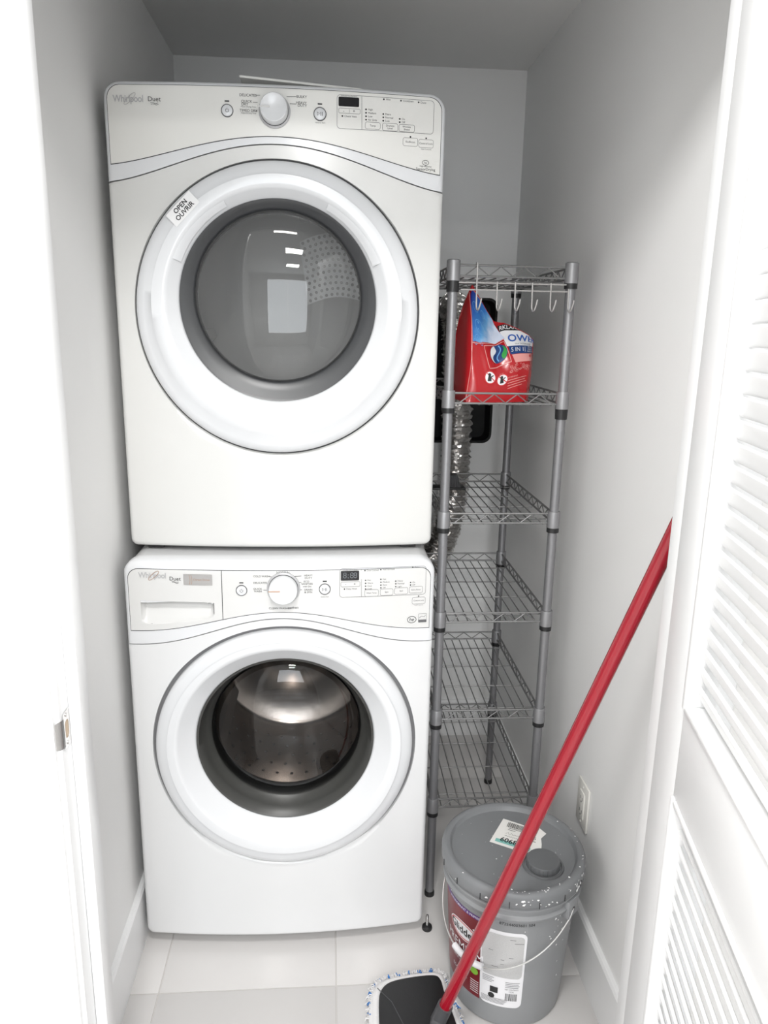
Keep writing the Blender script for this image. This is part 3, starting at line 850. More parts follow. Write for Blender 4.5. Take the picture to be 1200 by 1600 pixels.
# open sticker on the ring
ang = math.radians(45)
def ringy(x, z):
    u = (x - XC) / XC; r = math.hypot(x - .3415, z - 1.528); R_ = .296
    h = -.0262 + max(0.0, r - .268) * .12
    return -BULGE * (1 - u * u) + h
p = (0.1550, 1.7255)
def stf(u, v):
    a, b = -.034 + .068 * u, -.015 + .030 * v
    x, z = p[0] + a * math.cos(ang) - b * math.sin(ang), p[1] + a * math.sin(ang) + b * math.cos(ang)
    return (x, ringy(x, z) - .0008, z)
stk = part('open_sticker', MB().grid(14, 8, stf), 'sticker', ddoor, 60, 'white sticker reading OPEN OUVRIR')
s = Ink(lambda x, z: (x, ringy(x, z) - .0014, z))
for t, dy in (('OPEN', .0062), ('OUVRIR', -.0062)):
    s.text(t, p[0] - dy * math.sin(ang), p[1] + dy * math.cos(ang), .0092, rot=ang, bold=.022)
part('sticker_lettering', s.mb, 'ink', stk, 0)

# ---------------------------------------------------------------- washer
Wm = Machine(-0.0789, 0.034, 1.003, .034, .018, .010, .026)
wcfg = dict(seam0=.8060, seamA=.0660, fas0=.8395, fasA=.0485, pw=1.2, door=(.348, .550, .2965), inset=.0105, frad=.024, ftop=.9830, split=(0.2151, 0.9256)[0],
            ecc=.02, rg=.206, rbv=.246, ri=.178, e=(.012, .016, .022), yg=.010, yi=.056, dome=-.036)
wr, wcon, wfo, wpan, wsurf = build_machine('w', 'washing_machine', 'white front-loading washing machine with dark porthole, under the dryer', Wm, wcfg, .76, 'enamel_w', 'fascia_w')
wdoor = door_assembly('w', wr, Wm, wcfg)
wc = (.348, -.079, .572)
part('door_boot', MB().lathe([(.174, .044), (.186, .060), (.176, .085), (.19, .10), (.245, .115)], (.348, -.079, .568), 'y', 64), 'gasket', wr, 50)
part('drum', MB().lathe([(.245, .10), (.25, .12), (.25, .46), (.23, .48), (.10, .475), (.0, .46)], wc, 'y', 64), 'drum', wr, 50)
hb = MB()
for j in range(7):
    for i in range(40):
        a = 2 * PI * (i + .5 * (j % 2)) / 40; y = wc[1] + .14 + j * .045
        c_, s_ = math.cos(a), math.sin(a); r = .2485
        q = [(wc[0] + (r * c_ - s_ * .0042 * math.cos(b)), y + .0042 * math.sin(b), wc[2] + r * s_ + c_ * .0042 * math.cos(b)) for b in [PI * t / 3 for t in range(6)]]
        hb.add(q, [tuple(range(6))])
part('drum_holes', hb, 'groove', wr, 0, kind='stuff')
for a in (90, 210, 330):
    aa = math.radians(a); m = MB(); ux, uz = math.cos(aa), math.sin(aa); tx, tz = -uz, ux
    V = []
    for y in (.13, .44):
        for t, r in ((-.035, .249), (-.014, .195), (.014, .195), (.035, .249)): V.append((wc[0] + ux * r + tx * t, wc[1] + y, wc[2] + uz * r + tz * t))
    m.add(V, [(0, 1, 5, 4), (1, 2, 6, 5), (2, 3, 7, 6), (0, 1, 2, 3)[::-1], (4, 5, 6, 7)])
    part('drum_baffle', m, 'drum', wr, 30)
for x in (.05, W - .05):
    for y in (.02, .60): part('foot', MB().lathe([(0, 0), (.022, 0), (.022, .012), (.012, .016), (.012, .036)], (x, y, 0), 'z', 20), 'black', wr)
drw = wfo[0]
k = Ink(wsurf(.0016)); kl = Ink(wsurf(.0016))
brandmark(drw, wsurf, *((0.0329, 0.9709)[0], (0.0966, 0.9676)[0]), (0.0654, 0.9692)[1], .0125, (*(0.1141, 0.9631), .0086), 'p_copper')
s = Ink(wsurf(.0018)); a, b = (0.1324, 0.9747), (0.1951, 0.9494); s.poly(rrect(a[0], b[0], b[1], a[1], .0012, 2))
bd = part('badge', s.mb, 'badge', drw, 0, 'silver badge')
s = Ink(wsurf(.0022)); s.text('Direct Drive', (a[0] + b[0]) / 2 + .008, (a[1] + b[1]) / 2, .0048)
c0 = (a[0] + .012, (a[1] + b[1]) / 2)
for q in (0, .004): s.line([(c0[0] + q + .003 * math.cos(t), c0[1] + .0115 * math.sin(t)) for t in [(-1.5 + .3 * i) for i in range(11)]], .0009)
part('badge_lettering', s.mb, 'p_copper', bd, 0)
for t, p, h in (('COLD WASH', (0.3015, 0.9709), .0042), ('NORMAL', (0.3489, 0.9795), .0052), ('HEAVY', (0.4032, 0.9726), .0042), ('DUTY', (0.4032, 0.9666), .0042), ('DELICATES', (0.2984, 0.9562), .0042), ('ECO', (0.3989, 0.9585), .0042), ('SANITIZE', (0.4003, 0.9529), .0042), ('with Oxi', (0.4003, 0.9472), .0036), ('QUICK', (0.2926, 0.9421), .0042), ('WASH', (0.2931, 0.9365), .0042), ('DRAIN', (0.4030, 0.9394), .0042), ('& SPIN', (0.4030, 0.9338), .0042), ('CLEAN WASHER', (0.3407, 0.8969), .0046), ('affresh', (0.3731, 0.8981), .0044)):
    k.text(t, p[0], p[1], h)
kl.text('with', *(0.3619, 0.8972), .003); kl.text('Hold to Start', *(0.4389, 0.9224), .0024)
for a, b in (((0.3174, 0.9708), (0.3306, 0.9685)), ((0.3137, 0.9546), (0.3206, 0.9531)), ((0.3050, 0.9391), (0.3162, 0.9390)), ((0.3683, 0.9705), (0.3878, 0.9712)), ((0.3779, 0.9557), (0.3877, 0.9564)), ((0.3813, 0.9393), (0.3890, 0.9392))): k.line([a, b], .0009)
knob(wcon, Wm, *(0.3488, 0.9440), .0315, .024, ((0.3176, 0.9397)[0], (0.3427, 0.9396)[0]), 'p_copper')
button(wcon, Wm, k, *(0.2577, 0.9387), .0108, 'power')
button(wcon, Wm, k, *(0.4389, 0.9404), .0112, 'start')
a, b = (0.4719, 0.9862), (0.6646, 0.9207)
kl.ring(dense(rrect(a[0], b[0], b[1], a[1], .006, 4), .008), -.0007)
a, b = (0.5191, 0.9845), (0.5198, 0.9211); kl.line([a, b], .0007)
pad(kl, (0.5275, 0.9361), (0.5576, 0.9208), 'Wash Temp', .0032); pad(kl, (0.5624, 0.9366), (0.5905, 0.9220), 'Spin'); pad(kl, (0.5945, 0.9378), (0.6242, 0.9233), 'Soil'); pad(kl, (0.6281, 0.9391), (0.6580, 0.9246), 'Extra Rinse', .0032)
pad(kl, (0.6353, 0.9134), (0.6646, 0.8979), 'Control Lock', .0030); kl.text('Hold 3 seconds', *(0.6502, 0.8950), .0022)
for t, p in (('Hot', (0.5329, 0.9585)), ('Warm', (0.5330, 0.9517)), ('Cool', (0.5330, 0.9449)), ('Cold', (0.5331, 0.9383)), ('Fast', (0.5669, 0.9598)), ('Medium', (0.5671, 0.9530)), ('Slow', (0.5672, 0.9463)), ('Off', (0.5673, 0.9398)), ('Heavy', (0.6005, 0.9543)), ('Normal', (0.6007, 0.9479)), ('Light', (0.6008, 0.9414)), ('On', (0.6343, 0.9496)), ('Off', (0.6344, 0.9436)), ('Door Locked', (0.5312, 0.9811)), ('Add Garment', (0.5665, 0.9819)), ('Done', (0.6383, 0.9846)), ('Delay Wash', (0.4863, 0.9395))):
    kl.text(t, p[0], p[1], .0034, 'LEFT'); k.disc(p[0] - .004, p[1], .0016, 8)
k.disc(*(0.6496, 0.9163), .0016, 8)
a, b = (0.4749, 0.9558), (0.5160, 0.9451); kl.ring(rrect(a[0], b[0], b[1], a[1], .002, 3), -.0006)
for t, p in (('-', (0.4848, 0.9506)), ('+', (0.5046, 0.9504))): k.text(t, p[0], p[1], .006)
kl.text('Estimated Time Remaining', *(0.4944, 0.9835), .0020)
p = (0.6353, 0.8606); k.circ(p[0], p[1], .0095, -.0012, 24, .0070); k.text('he', p[0], p[1], .0082, shear=.25)
a, b = (0.6509, 0.8735), (0.6689, 0.8533)
kl.ring(rrect(a[0], b[0], b[1], a[1], .0008, 2), -.0006); kl.rect(a[0], b[0], b[1], b[1] + .006)
kl.line([(a[0] + .002, b[1] + .010), (a[0] + .006, b[1] + .014), (b[0] - .004, b[1] + .012), (b[0] - .002, b[1] + .017)], .0009)
part('printed_legend', k.mb, 'ink', wpan, 0, kind='stuff'); part('printed_outlines', kl.mb, 'ink_l', wpan, 0, kind='stuff')
a, b = (0.4740, 0.9818), (0.5144, 0.9593)
s = Ink(wsurf(.0020)); s.poly(rrect(a[0], b[0], b[1], a[1], .002, 3)); dsp = part('display', s.mb, 'display', wpan, 0)
s = Ink(wsurf(.0023))
for q, ch in enumerate('8:88'): s.text(ch, a[0] + (b[0] - a[0]) * (.22 + .19 * q), (a[1] + b[1]) / 2, .0135)
part('display_digits', s.mb, 'seg', dsp, 0)

# sheet of paper on the dryer
ps = thing('paper_sheet', (.39, .16, 1.9659), 'white folded paper sheet lying on top of the dryer', 'paper')
sh = MB()
def shf(u, v, dz=0):
    return (.268 + .245 * u, .02 + .27 * v, 1.9668 + dz * 2.5 + (.019 - .015 * u) * (1 - v) ** 2)
sh.grid(10, 10, lambda u, v: shf(u, v, 0)).grid(10, 10, lambda u, v: shf(u, v, .0016), True)
for e in ((lambda t, s_: shf(t, 0, .0016 * s_)), (lambda t, s_: shf(t, 1, .0016 * s_)), (lambda t, s_: shf(0, t, .0016 * s_)), (lambda t, s_: shf(1, t, .0016 * s_))):
    sh.grid(10, 1, e)
part('sheet', sh, 'paper', ps, 50)

# ------------------------------------------------------------------ recess in the back wall and the foil duct
vb = thing('recessed_vent_box', ((HX0 + HX1) / 2, YB, HZ0), 'black recessed vent box in the back wall behind the foil duct', 'vent box')
lin = MB(); hn = len(hole)
i2 = rrect(HX0 + .004, HX1 - .004, HZ0 + .004, HZ1 - .004, .026)
lin.add([(p[0], YB - .002, p[1]) for p in hole] + [(p[0], YB - .002, p[1]) for p in i2] + [(p[0], YB + .088, p[1]) for p in i2] + [(p[0], YB + .001, p[1]) for p in rrect(HX0 - .006, HX1 + .006, HZ0 - .006, HZ1 + .006, .032)],
        [(i, (i + 1) % hn, hn + (i + 1) % hn, hn + i) for i in range(hn)] + [(hn + i, hn + (i + 1) % hn, 2 * hn + (i + 1) % hn, 2 * hn + i) for i in range(hn)] + [tuple(range(2 * hn, 3 * hn))] + [(i, (i + 1) % hn, 3 * hn + (i + 1) % hn, 3 * hn + i) for i in range(hn)])
part('box_liner', lin, 'blackhole', vb, 40)
du = thing('foil_duct', (.80, .77, .62), 'crinkled silver foil duct hanging behind the wire shelving', 'duct')
ctrl = [(.858, .905, 1.555), (.856, .85, 1.572), (.854, .80, 1.555), (.855, .775, 1.50), (.858, .765, 1.40), (.864, .76, 1.25), (.866, .76, 1.10), (.862, .765, .98), (.852, .77, .88), (.832, .775, .80), (.800, .78, .73), (.760, .785, .69), (.700, .79, .67)]
def cat(P, n):
    out = []
    for i in range(len(P) - 1):
        p0, p1, p2, p3 = (Vector(P[max(0, min(len(P) - 1, i + q))]) for q in (-1, 0, 1, 2))
        for k in range(n):
            t = k / n
            out.append(.5 * ((2 * p1) + (p2 - p0) * t + (2 * p0 - 5 * p1 + 4 * p2 - p3) * t * t + (-p0 + 3 * p1 - 3 * p2 + p3) * t ** 3))
    out.append(Vector(P[-1])); return out
path = cat(ctrl, 22)
rad = [.047 + .0045 * math.sin(i * 1.9) + random.uniform(-.002, .002) for i in range(len(path))]
dm = MB().tube(path, rad, 40)
dm.v = [(p[0] + random.uniform(-.0022, .0022), p[1] + random.uniform(-.0022, .0022), p[2] + random.uniform(-.0014, .0014)) for p in dm.v]
part('foil_sleeve', dm, 'foil', du, 25)
part('duct_collar', MB().tube([(.858, .90, 1.556), (.856, .862, 1.570)], .053, 32), 'steel', du, 40, 'smooth steel collar')

# ------------------------------------------------------------------ wire shelving
SX0, SX1, SY0, SY1 = .7228, .9912, .059, .5688
TZ = [1.6404, 1.3589, 1.0723, .8177, .5513, .2943]
sh_ = thing('wire_shelving_unit', ((SX0 + SX1) / 2, (SY0 + SY1) / 2, 0), 'narrow six-tier grey wire shelving unit between dryer and right wall', 'shelving')
pm = MB().lathe([(0, 0), (.0112, 0), (.0112, 1.632), (.0105, 1.636), (0, 1.636)], (0, 0, .012), 'z', 24).mesh('post', 'post')
cm = MB().lathe([(.0114, -.036), (.0155, -.034), (.0150, .004), (.0143, .006), (.0114, .006)], (0, 0, 0), 'z', 24).mesh('collar', 'silverp')
km = MB().lathe([(.0114, -.046), (.0146, -.046), (.0150, -.034), (.0114, -.034)], (0, 0, 0), 'z', 24).mesh('clip', 'black')
kb = MB().lathe([(.0114, -.058), (.0140, -.058), (.0150, -.034), (.0114, -.034)], (0, 0, 0), 'z', 24).mesh('clip', 'black')
fm = MB().lathe([(0, 0), (.0135, 0), (.0135, .010), (.0122, .014), (0, .014)], (0, 0, 0), 'z', 24).mesh('foot_cap', 'black')
cpm = MB().lathe([(.0150, 0), (.0152, .006), (.012, .0085), (0, .0085)], (0, 0, 0), 'z', 24).mesh('end_cap', 'silverp')
for x in (SX0, SX1):
    for y in (SY0, SY1):
        p = piece('post', pm, (x, y, 0), sh_)
        piece('foot_cap', fm, (x, y, 0), p)
        piece('end_cap', cpm, (x, y, 1.6435), p)
DX, DY, DZ = SX1 - SX0, SY1 - SY0, .0235
E_ = .0150
def wire_mesh(name, pts, r, n=6): return MB().tube(pts, r, n).mesh(name, 'wire')
rx = wire_mesh('rim_wire', [(E_, 0, 0), (DX - E_, 0, 0)], .0026, 8)
ry = wire_mesh('rim_wire', [(0, E_, 0), (0, DY - E_, 0)], .0026, 8)
def zig(L_, n, h):
    P = []; a = E_ + .012
    for i in range(2 * n + 1): P.append((a + (L_ - 2 * a) * i / (2 * n), h if i % 2 else 0.0))
    out = []
    for i in range(len(P)):
        out.append(P[i])
    return out
zx = wire_mesh('truss_wire', [(a, 0, -DZ + .0016 + b) for a, b in [(p[0], p[1]) for p in zig(DX, 4, DZ - .003)]], .0016)
zy = wire_mesh('truss_wire', [(0, a, -DZ + .0016 + b) for a, b in zig(DY, 9, DZ - .003)], .0016)
NS = 10
sw = wire_mesh('surface_wire', [(0, .0, .005), (0, .0035, .0), (0, DY - .0035, 0), (0, DY, .005)], .0016)
cw = wire_mesh('cross_wire', [(.0, 0, 0), (DX, 0, 0)], .0019)
TONE = {0: 'second', 1: ''}
for i, t in enumerate(TZ):
    s_ = thing('wire_shelf', (SX0, SY0, t), None, None); s_.parent = sh_
    s_.location = Vector((SX0, SY0, t)) - ORG[sh_.name]
    for x, y in ((0, 0), (DX, 0), (0, DY), (DX, DY)):
        piece('collar', cm, (SX0 + x, SY0 + y, t), s_)
        piece('clip', kb if (i == 0 and x == 0 and y == 0) or (i == 1 and x > 0 and y == 0) else km, (SX0 + x, SY0 + y, t), s_)
    for y in (0, DY):
        for dz in (0, -DZ): piece('rim_wire', rx, (SX0, SY0 + y, t + dz), s_)
        piece('truss_wire', zx, (SX0, SY0 + y, t), s_)
    for x in (0, DX):
        for dz in (0, -DZ): piece('rim_wire', ry, (SX0 + x, SY0, t + dz), s_)
        piece('truss_wire', zy, (SX0 + x, SY0, t), s_)
    for j in range(NS): piece('surface_wire', sw, (SX0 + DX * (j + 1) / (NS + 1), SY0, t - DZ - .003), s_)
    for j in range(4): piece('cross_wire', cw, (SX0, SY0 + DY * (j + .5) / 4, t - DZ - .0055), s_)

# hook rack on the top shelf
hk = thing('hook_rack', (.88, SY0 - .008, 1.545), 'white wire rack of six hooks hanging from the top shelf', 'hook rack')
HY = SY0 - .010
for z in (1.603, 1.588): part('rail', MB().tube([(.735 if z > 1.6 else .740, HY + .003, z), (.990, HY + .003, z)], .0017, 8), 'hook', hk)
for i, x in enumerate((.776, .822, .863, .902, .944, .985)):
    P = []
    if i in (0, 5):
        P += [(x - .001, HY + .013, 1.6385), (x - .001, HY + .013, 1.6435), (x - .001, HY + .0085, 1.6462), (x - .001, HY, 1.6440), (x - .001, HY - .001, 1.636)]
    else:
        P += [(x - .001, HY, 1.6055)]
    P += [(x - .001, HY, 1.600), (x, HY, 1.553)]
    for q in range(1, 8):
        a = PI * q / 8
        P.append((x + .0005 * q, HY - .0085 + .0085 * math.cos(a), 1.553 - .0088 * math.sin(a)))
    P += [(x + .006, HY - .018, 1.560), (x + .007, HY - .0195, 1.569)]
    part('hook', MB().tube(P, .0018, 8), 'hook', hk, 60)

# ------------------------------------------------------------------ detergent pouch
BZ = TZ[1] - DZ - .0012
bag = thing('detergent_pouch', (.84, .16, BZ), 'red standing pouch of laundry pods with blue bubble panel, on the second shelf', 'detergent bag')
# front sheet: columns along u; every column has a foot and a crest point
CR = [(0.0, .7560, .205, 1.470), (.10, .7640, .185, 1.535), (.175, .7790, .165, 1.592), (.22, .786, .162, 1.606), (.30, .803, .165, 1.580), (.42, .825, .172, 1.548), (.52, .845, .178, 1.522), (.64, .872, .180, 1.519), (.78, .905, .182, 1.506), (.90, .934, .185, 1.492), (1.0, .950, .195, 1.480)]
FT = [(0.0, .7540, .230), (.10, .7600, .170), (.175, .7690, .095), (.22, .780, .093), (.30, .795, .094), (.42, .820, .098), (.52, .842, .103), (.64, .868, .108), (.78, .897, .116), (.90, .922, .128), (1.0, .934, .150)]
def ip(T, u):
    for a, b in zip(T, T[1:]):
        if u <= b[0] + 1e-9:
            t = (u - a[0]) / (b[0] - a[0]); return [p + (q - p) * t for p, q in zip(a[1:], b[1:])]
    return list(T[-1][1:])
def bagf(u, v, off=0.0):
    c = ip(CR, u); f_ = ip(FT, u)
    x = f_[0] + (c[0] - f_[0]) * v ** 1.1; z = BZ + (c[2] - BZ) * v
    y = f_[1] + (c[1] - f_[1]) * v
    # body of pods pushes the film forward; the upper right panel bulges, the fold between the panels is a valley
    b = .020 * math.sin(PI * min(1, v * 1.15)) * (0 if u < .175 else math.sin(PI * min(1, (u - .175) / .9)) ** .6)
    if u > .5: b += .022 * math.exp(-((u - .80) / .18) ** 2) * math.exp(-((v - .72) / .26) ** 2)
    ucr = .45 + .16 * v
    b -= .010 * math.exp(-((u - ucr) / .05) ** 2) * (v ** 2)
    if u < .175: b = -.012 * math.sin(PI * u / .175) * v
    b += .0018 * math.sin(23 * u + 9 * v) * math.sin(PI * v) * (1 if u > .2 else .4)
    return (x, y - b - off, z)
bm_ = MB().grid(60, 36, lambda u, v: bagf(u, v))
def bagback(u, v):
    f = bagf(u, v); c = ip(CR, u); t = math.sin(PI * u) ** .5 if 0 < u < 1 else 0
    if v > .999 or u <= 0 or u >= 1: return f
    return (f[0], c[1] + .09 * t * (1 - v ** 2) + (f[1] - c[1]) * (1 - t) , f[2])
bm_.grid(60, 36, bagback, True)
bm_.grid(60, 1, lambda u, v: tuple(a + (b - a) * v for a, b in zip(bagf(u, 0), bagback(u, 0))))
part('pouch_body', bm_, 'bagred', bag, 50)
def seamline(us, name, m, wd=.0016):
    s = Ink(lambda u, v: bagf(u, v, .0014)); s.line(us, wd / .19); part(name, s.mb, m, bag, 0)
S1 = lambda off: (lambda u, v: bagf(u, v, off))
s = Ink(S1(.0007)); 
def seam_u(v): return .178 + .052 * math.sin(PI * min(1, v / 1.02)) ** 1.2
def panelf(a, b):
    u = .20 + .43 * a
    lo = .515 + .285 * a ** 1.15
    hi = .945 + .045 * min(1, a / .25) if a < .70 else .99 - .185 * (a - .70) / .30
    v = lo + (hi - lo) * b
    u = max(u, seam_u(v) + .004) if a < .12 else u
    return bagf(u, v, .0009)
part('bubble_panel', MB().grid(28, 24, panelf), 'p_panel', bag, 40, 'blue printed panel with bubbles')
s = Ink(S1(.0013))
for u, v, r in ((.315, .715, .052), (.295, .595, .026), (.26, .85, .030), (.36, .88, .026), (.40, .70, .012), (.265, .545, .018), (.34, .575, .012), (.37, .80, .010)): s.circ(u, v, r, -.0045, 20, r * 1.05)
for u, v, r in ((.295, .745, .009), (.30, .69, .006), (.29, .605, .005)): s.disc(u, v, r, 10)
part('bubbles', s.mb, 'p_sky', bag, 0, kind='stuff')
seamline([(seam_u(.02 + .96 * t / 30), .02 + .96 * t / 30) for t in range(31)], 'front_seam', 'p_pink', .0011)
seamline([(.225 + .40 * t / 16, .510 + .285 * (t / 16) ** 1.15) for t in range(17)], 'panel_edge', 'p_pink', .0011)
seamline([(.205 + .12 * t / 8, .955 + .03 * t / 8) for t in range(9)], 'panel_edge', 'p_pink', .0011)
# upper right printed face: black brand strip, pale band with blue word, navy strip (print runs level, so it leans in sheet space)
def S2(off): return lambda a, b: bagf(a, max(.02, min(.988, b + .5 * (a - .66))), off)
def band(u0, u1, v0, v1, name, m, off, skew=0.0):
    f_ = S2(off)
    return part(name, MB().grid(18, 8, lambda a, c: f_(u0 + skew * (1 - c) + (u1 - u0 - skew * (1 - c)) * a, v0 + (v1 - v0) * c)), m, bag, 40)
band(.585, .985, .715, .925, 'pale_band', 'p_white', .0007, .06)
band(.555, .83, .915, .995, 'brand_strip', 'p_black', .0011, .03)
band(.655, .975, .610, .715, 'claim_strip', 'p_navy', .0011, .02)
band(.690, .950, .495, .605, 'flavour_strip', 'p_pink', .0011, .04)
s = Ink(S2(.0016)); s.text('RKLAND', .695, .955, .050, wide=.80, bold=.015); part('brand_lettering', s.mb, 'p_white', bag, 0)
s = Ink(S2(.0016)); s.text('OWER', .835, .812, .088, wide=.95, bold=.02); part('product_lettering', s.mb, 'p_blue', bag, 0)
s = Ink(S2(.0016)); s.text('TRA DETERGENT', .825, .738, .020, wide=.90); part('detergent_lettering', s.mb, 'ink_l', bag, 0)
s = Ink(S2(.0017)); s.text('5 IN 1', .755, .665, .055, wide=.72); s.rect(.835, .839, .63, .70)
for q in range(3): s.text(('STAIN', 'ODOR', 'FIGHTER')[q], .905, .695 - .030 * q, .018, wide=.9)
part('claim_lettering', s.mb, 'p_white', bag, 0, kind='stuff')
s = Ink(S2(.0017)); s.disc(.905, .57, .022, 10); part('flavour_mark', s.mb, 'p_red', bag, 0)
# pod picture
pod = [(.375, .575), (.615, .760), (.680, .530), (.445, .385)]
s = Ink(S1(.0009)); s.ring(dense(pod, .03), .009); part('pod_frame', s.mb, 'p_pink', bag, 0, 'square frame line around the pod picture')
def PD(off):                                             # pod disc space: unit circle
    return lambda a, b: bagf(.548 + .098 * a, .598 + .112 * b + .045 * a, off)
s = Ink(PD(.0010)); s.fan([(math.cos(2 * PI * k / 32), math.sin(2 * PI * k / 32)) for k in range(32)]); part('pod_disc', s.mb, 'p_navy', bag, 0)
arc = lambda r, a0, a1, n: [(r * math.cos(math.radians(a0 + (a1 - a0) * k / n)), r * math.sin(math.radians(a0 + (a1 - a0) * k / n))) for k in range(n + 1)]
s = Ink(PD(.0014)); L_ = arc(.97, 120, 255, 14); R_ = [(-.42 + .22 * math.sin(6.28 * k / 14), .80 - 1.62 * k / 14) for k in range(15)]
s.mb.add([s.fn(*p) for p in L_] + [s.fn(*p) for p in R_], [(i, i + 1, 15 + i + 1, 15 + i) for i in range(14)]); part('pod_swirl', s.mb, 'p_white', bag, 0)
s = Ink(PD(.0014)); L_ = arc(.93, 55, -48, 14); R_ = [(.48 + .12 * math.sin(6.28 * k / 14), .72 - 1.30 * k / 14) for k in range(15)]
s.mb.add([s.fn(*p) for p in L_] + [s.fn(*p) for p in R_], [(i, i + 1, 15 + i + 1, 15 + i) for i in range(14)]); part('pod_swirl', s.mb, 'p_green', bag, 0)
s = Ink(PD(.0015)); s.line([(.02 + .20 * math.sin(6.28 * k / 14), .85 - 1.70 * k / 14) for k in range(15)], .12); part('pod_swirl', s.mb, 'p_sky', bag, 0)
# warning roundels
for u in (.452, .592):
    def RD(off, u=u): return lambda a, b: bagf(u + .066 * a, .283 + .074 * b + .018 * a, off)
    s = Ink(RD(.0010)); s.fan(arc(1, 0, 345, 23)); rd = part('warning_roundel', s.mb, 'p_white', bag, 0, 'white round warning sign with red bar')
    s = Ink(RD(.0014)); s.circ(0, 0, 1.0, .13, 28); s.line([(-.62, .55), (.68, -.55)], .15); part('roundel_ring', s.mb, 'p_red', rd, 0)
    s = Ink(RD(.0013)); s.disc(-.12, .40, .26, 10); s.poly([(-.45, -.55), (.22, -.55), (.18, .18), (-.32, .25)]); s.line([(.0, -.1), (.6, .3)], .16)
    part('roundel_figure', s.mb, 'p_black', rd, 0)
s = Ink(S2(.0012)); s.text('WARNING', .655, .315, .020, 'LEFT', wide=.8)
for q in range(4): s.rect(.655, .655 + (.22, .205, .22, .17)[q], .275 - .034 * q, .283 - .034 * q, 6)
s.text('Actual', .58, .395, .014, wide=.8); s.text('Pac Size', .58, .370, .014, wide=.8)
part('warning_print', s.mb, 'p_pink', bag, 0, kind='stuff')
s = Ink(S2(.0010))
for q in range(34):
    u, v = .68 + .22 * random.random(), .37 + .12 * random.random(); r = .005 + .010 * random.random()
    s.circ(u, v, r, -.0028, 10, r)
part('bubble_print', s.mb, 'p_pink', bag, 0, kind='stuff')

# black brush head on the third shelf
CZ = TZ[2] - DZ - .0014
bk = thing('brush_head', (.80, .472, CZ), 'small black ridged brush head lying on the third shelf behind the front left post', 'brush')
part('base_plate', MB().box(.735, .846, .445, .500, CZ, CZ + .006, .002), 'black', bk)
m = MB(); V = []
for z, a, b in ((CZ + .006, .782, .832), (CZ + .042, .792, .822)):
    for x, y in ((a, .452), (b, .452), (b, .492), (a, .492)): V.append((x, y, z))
m.add(V, [(0, 1, 5, 4), (1, 2, 6, 5), (2, 3, 7, 6), (3, 0, 4, 7), (4, 5, 6, 7)])
part('tapered_body', m, 'black', bk)
for q in range(7):
    x = .786 + .0062 * q
    part('ridge', MB().tube([(x, .451, CZ + .007), (.793 + .0042 * q, .4515, CZ + .041)], .0013, 6), 'mopgrey', bk)

# loose levelling foot on the floor
lf = thing('levelling_foot', (.701, -.062, 0), 'small black levelling foot with bolt standing on the floor beside the washer', 'foot')
part('pad', MB().lathe([(0, 0), (.0125, 0), (.0135, .003), (.0125, .009), (.006, .013), (0, .013)], (.701, -.062, 0), 'z', 24), 'black', lf)
part('bolt', MB().lathe([(0, .012)] + [(.0032 + .0005 * (q % 2), .012 + .0012 * q) for q in range(24)] + [(.0028, .042), (0, .042)], (.701, -.062, 0), 'z', 12), 'steel', lf, label='threaded steel bolt')

# ------------------------------------------------------------------ paint bucket
BC = (.8645, -.226)
bu = thing('paint_bucket', (BC[0], BC[1], 0), 'grey lidded paint bucket with maroon label, splashed with white paint', 'bucket')
R0, R1 = .1275, .1485
rad_at = lambda z: R0 + (R1 - R0) * z / .34
prof = [(0, 0), (.121, 0), (.126, .003), (.128, .010)] + [(rad_at(z), z) for z in (.05, .12, .20, .28, .296)]
prof += [(.1530, .299), (.1555, .302), (.1555, .306), (.1510, .309), (.1490, .311), (.1490, .322), (.1530, .3245), (.1560, .327), (.1560, .331), (.1510, .334), (.1495, .336), (.1495, .362)]
part('bucket_body', MB().lathe(prof, (*BC, 0), 'z', 96), 'bucket', bu, 40)
ld = [(.1500, .340), (.1585, .338), (.1600, .341), (.1605, .362), (.1580, .369), (.1530, .3725), (.1470, .3725), (.1420, .3700), (.1395, .3640), (.1370, .3605), (.1250, .3600), (0, .3605)]
lid = part('lid', MB().lathe(ld, (*BC, 0), 'z', 96), 'lid', bu, 40)
LZ = .3607
for q in range(16):                                      # tear slits around the lid skirt
    a = 2 * PI * (q + .3) / 16
    m = MB().box(-.0008, .0008, -.0006, .0012, .339, .354)
    m.v = [(BC[0] + (.1602 + p[1]) * math.cos(a) - p[0] * math.sin(a), BC[1] + (.1602 + p[1]) * math.sin(a) + p[0] * math.cos(a), p[2]) for p in m.v]
    part('skirt_slit', m, 'groove', lid, 0)
cc = (.918, -.283)
part('spout_well', MB().lathe([(.046, .0002), (.0445, .0030), (.041, .0030), (.040, .0006)], (*cc, LZ), 'z', 40), 'cap', lid, 40)
cp = part('spout_cap', MB().lathe([(.0365, 0), (.0365, .013), (.0350, .0155), (.031, .0160), (0, .0160)], (*cc, LZ), 'z', 48), 'cap', lid, 40)
for q in range(24):
    a = 2 * PI * q / 24
    part('grip_rib', MB().tube([(cc[0] + .0366 * math.cos(a), cc[1] + .0366 * math.sin(a), LZ + .001), (cc[0] + .0366 * math.cos(a), cc[1] + .0366 * math.sin(a), LZ + .0135)], .0010, 5), 'cap', cp, 40)
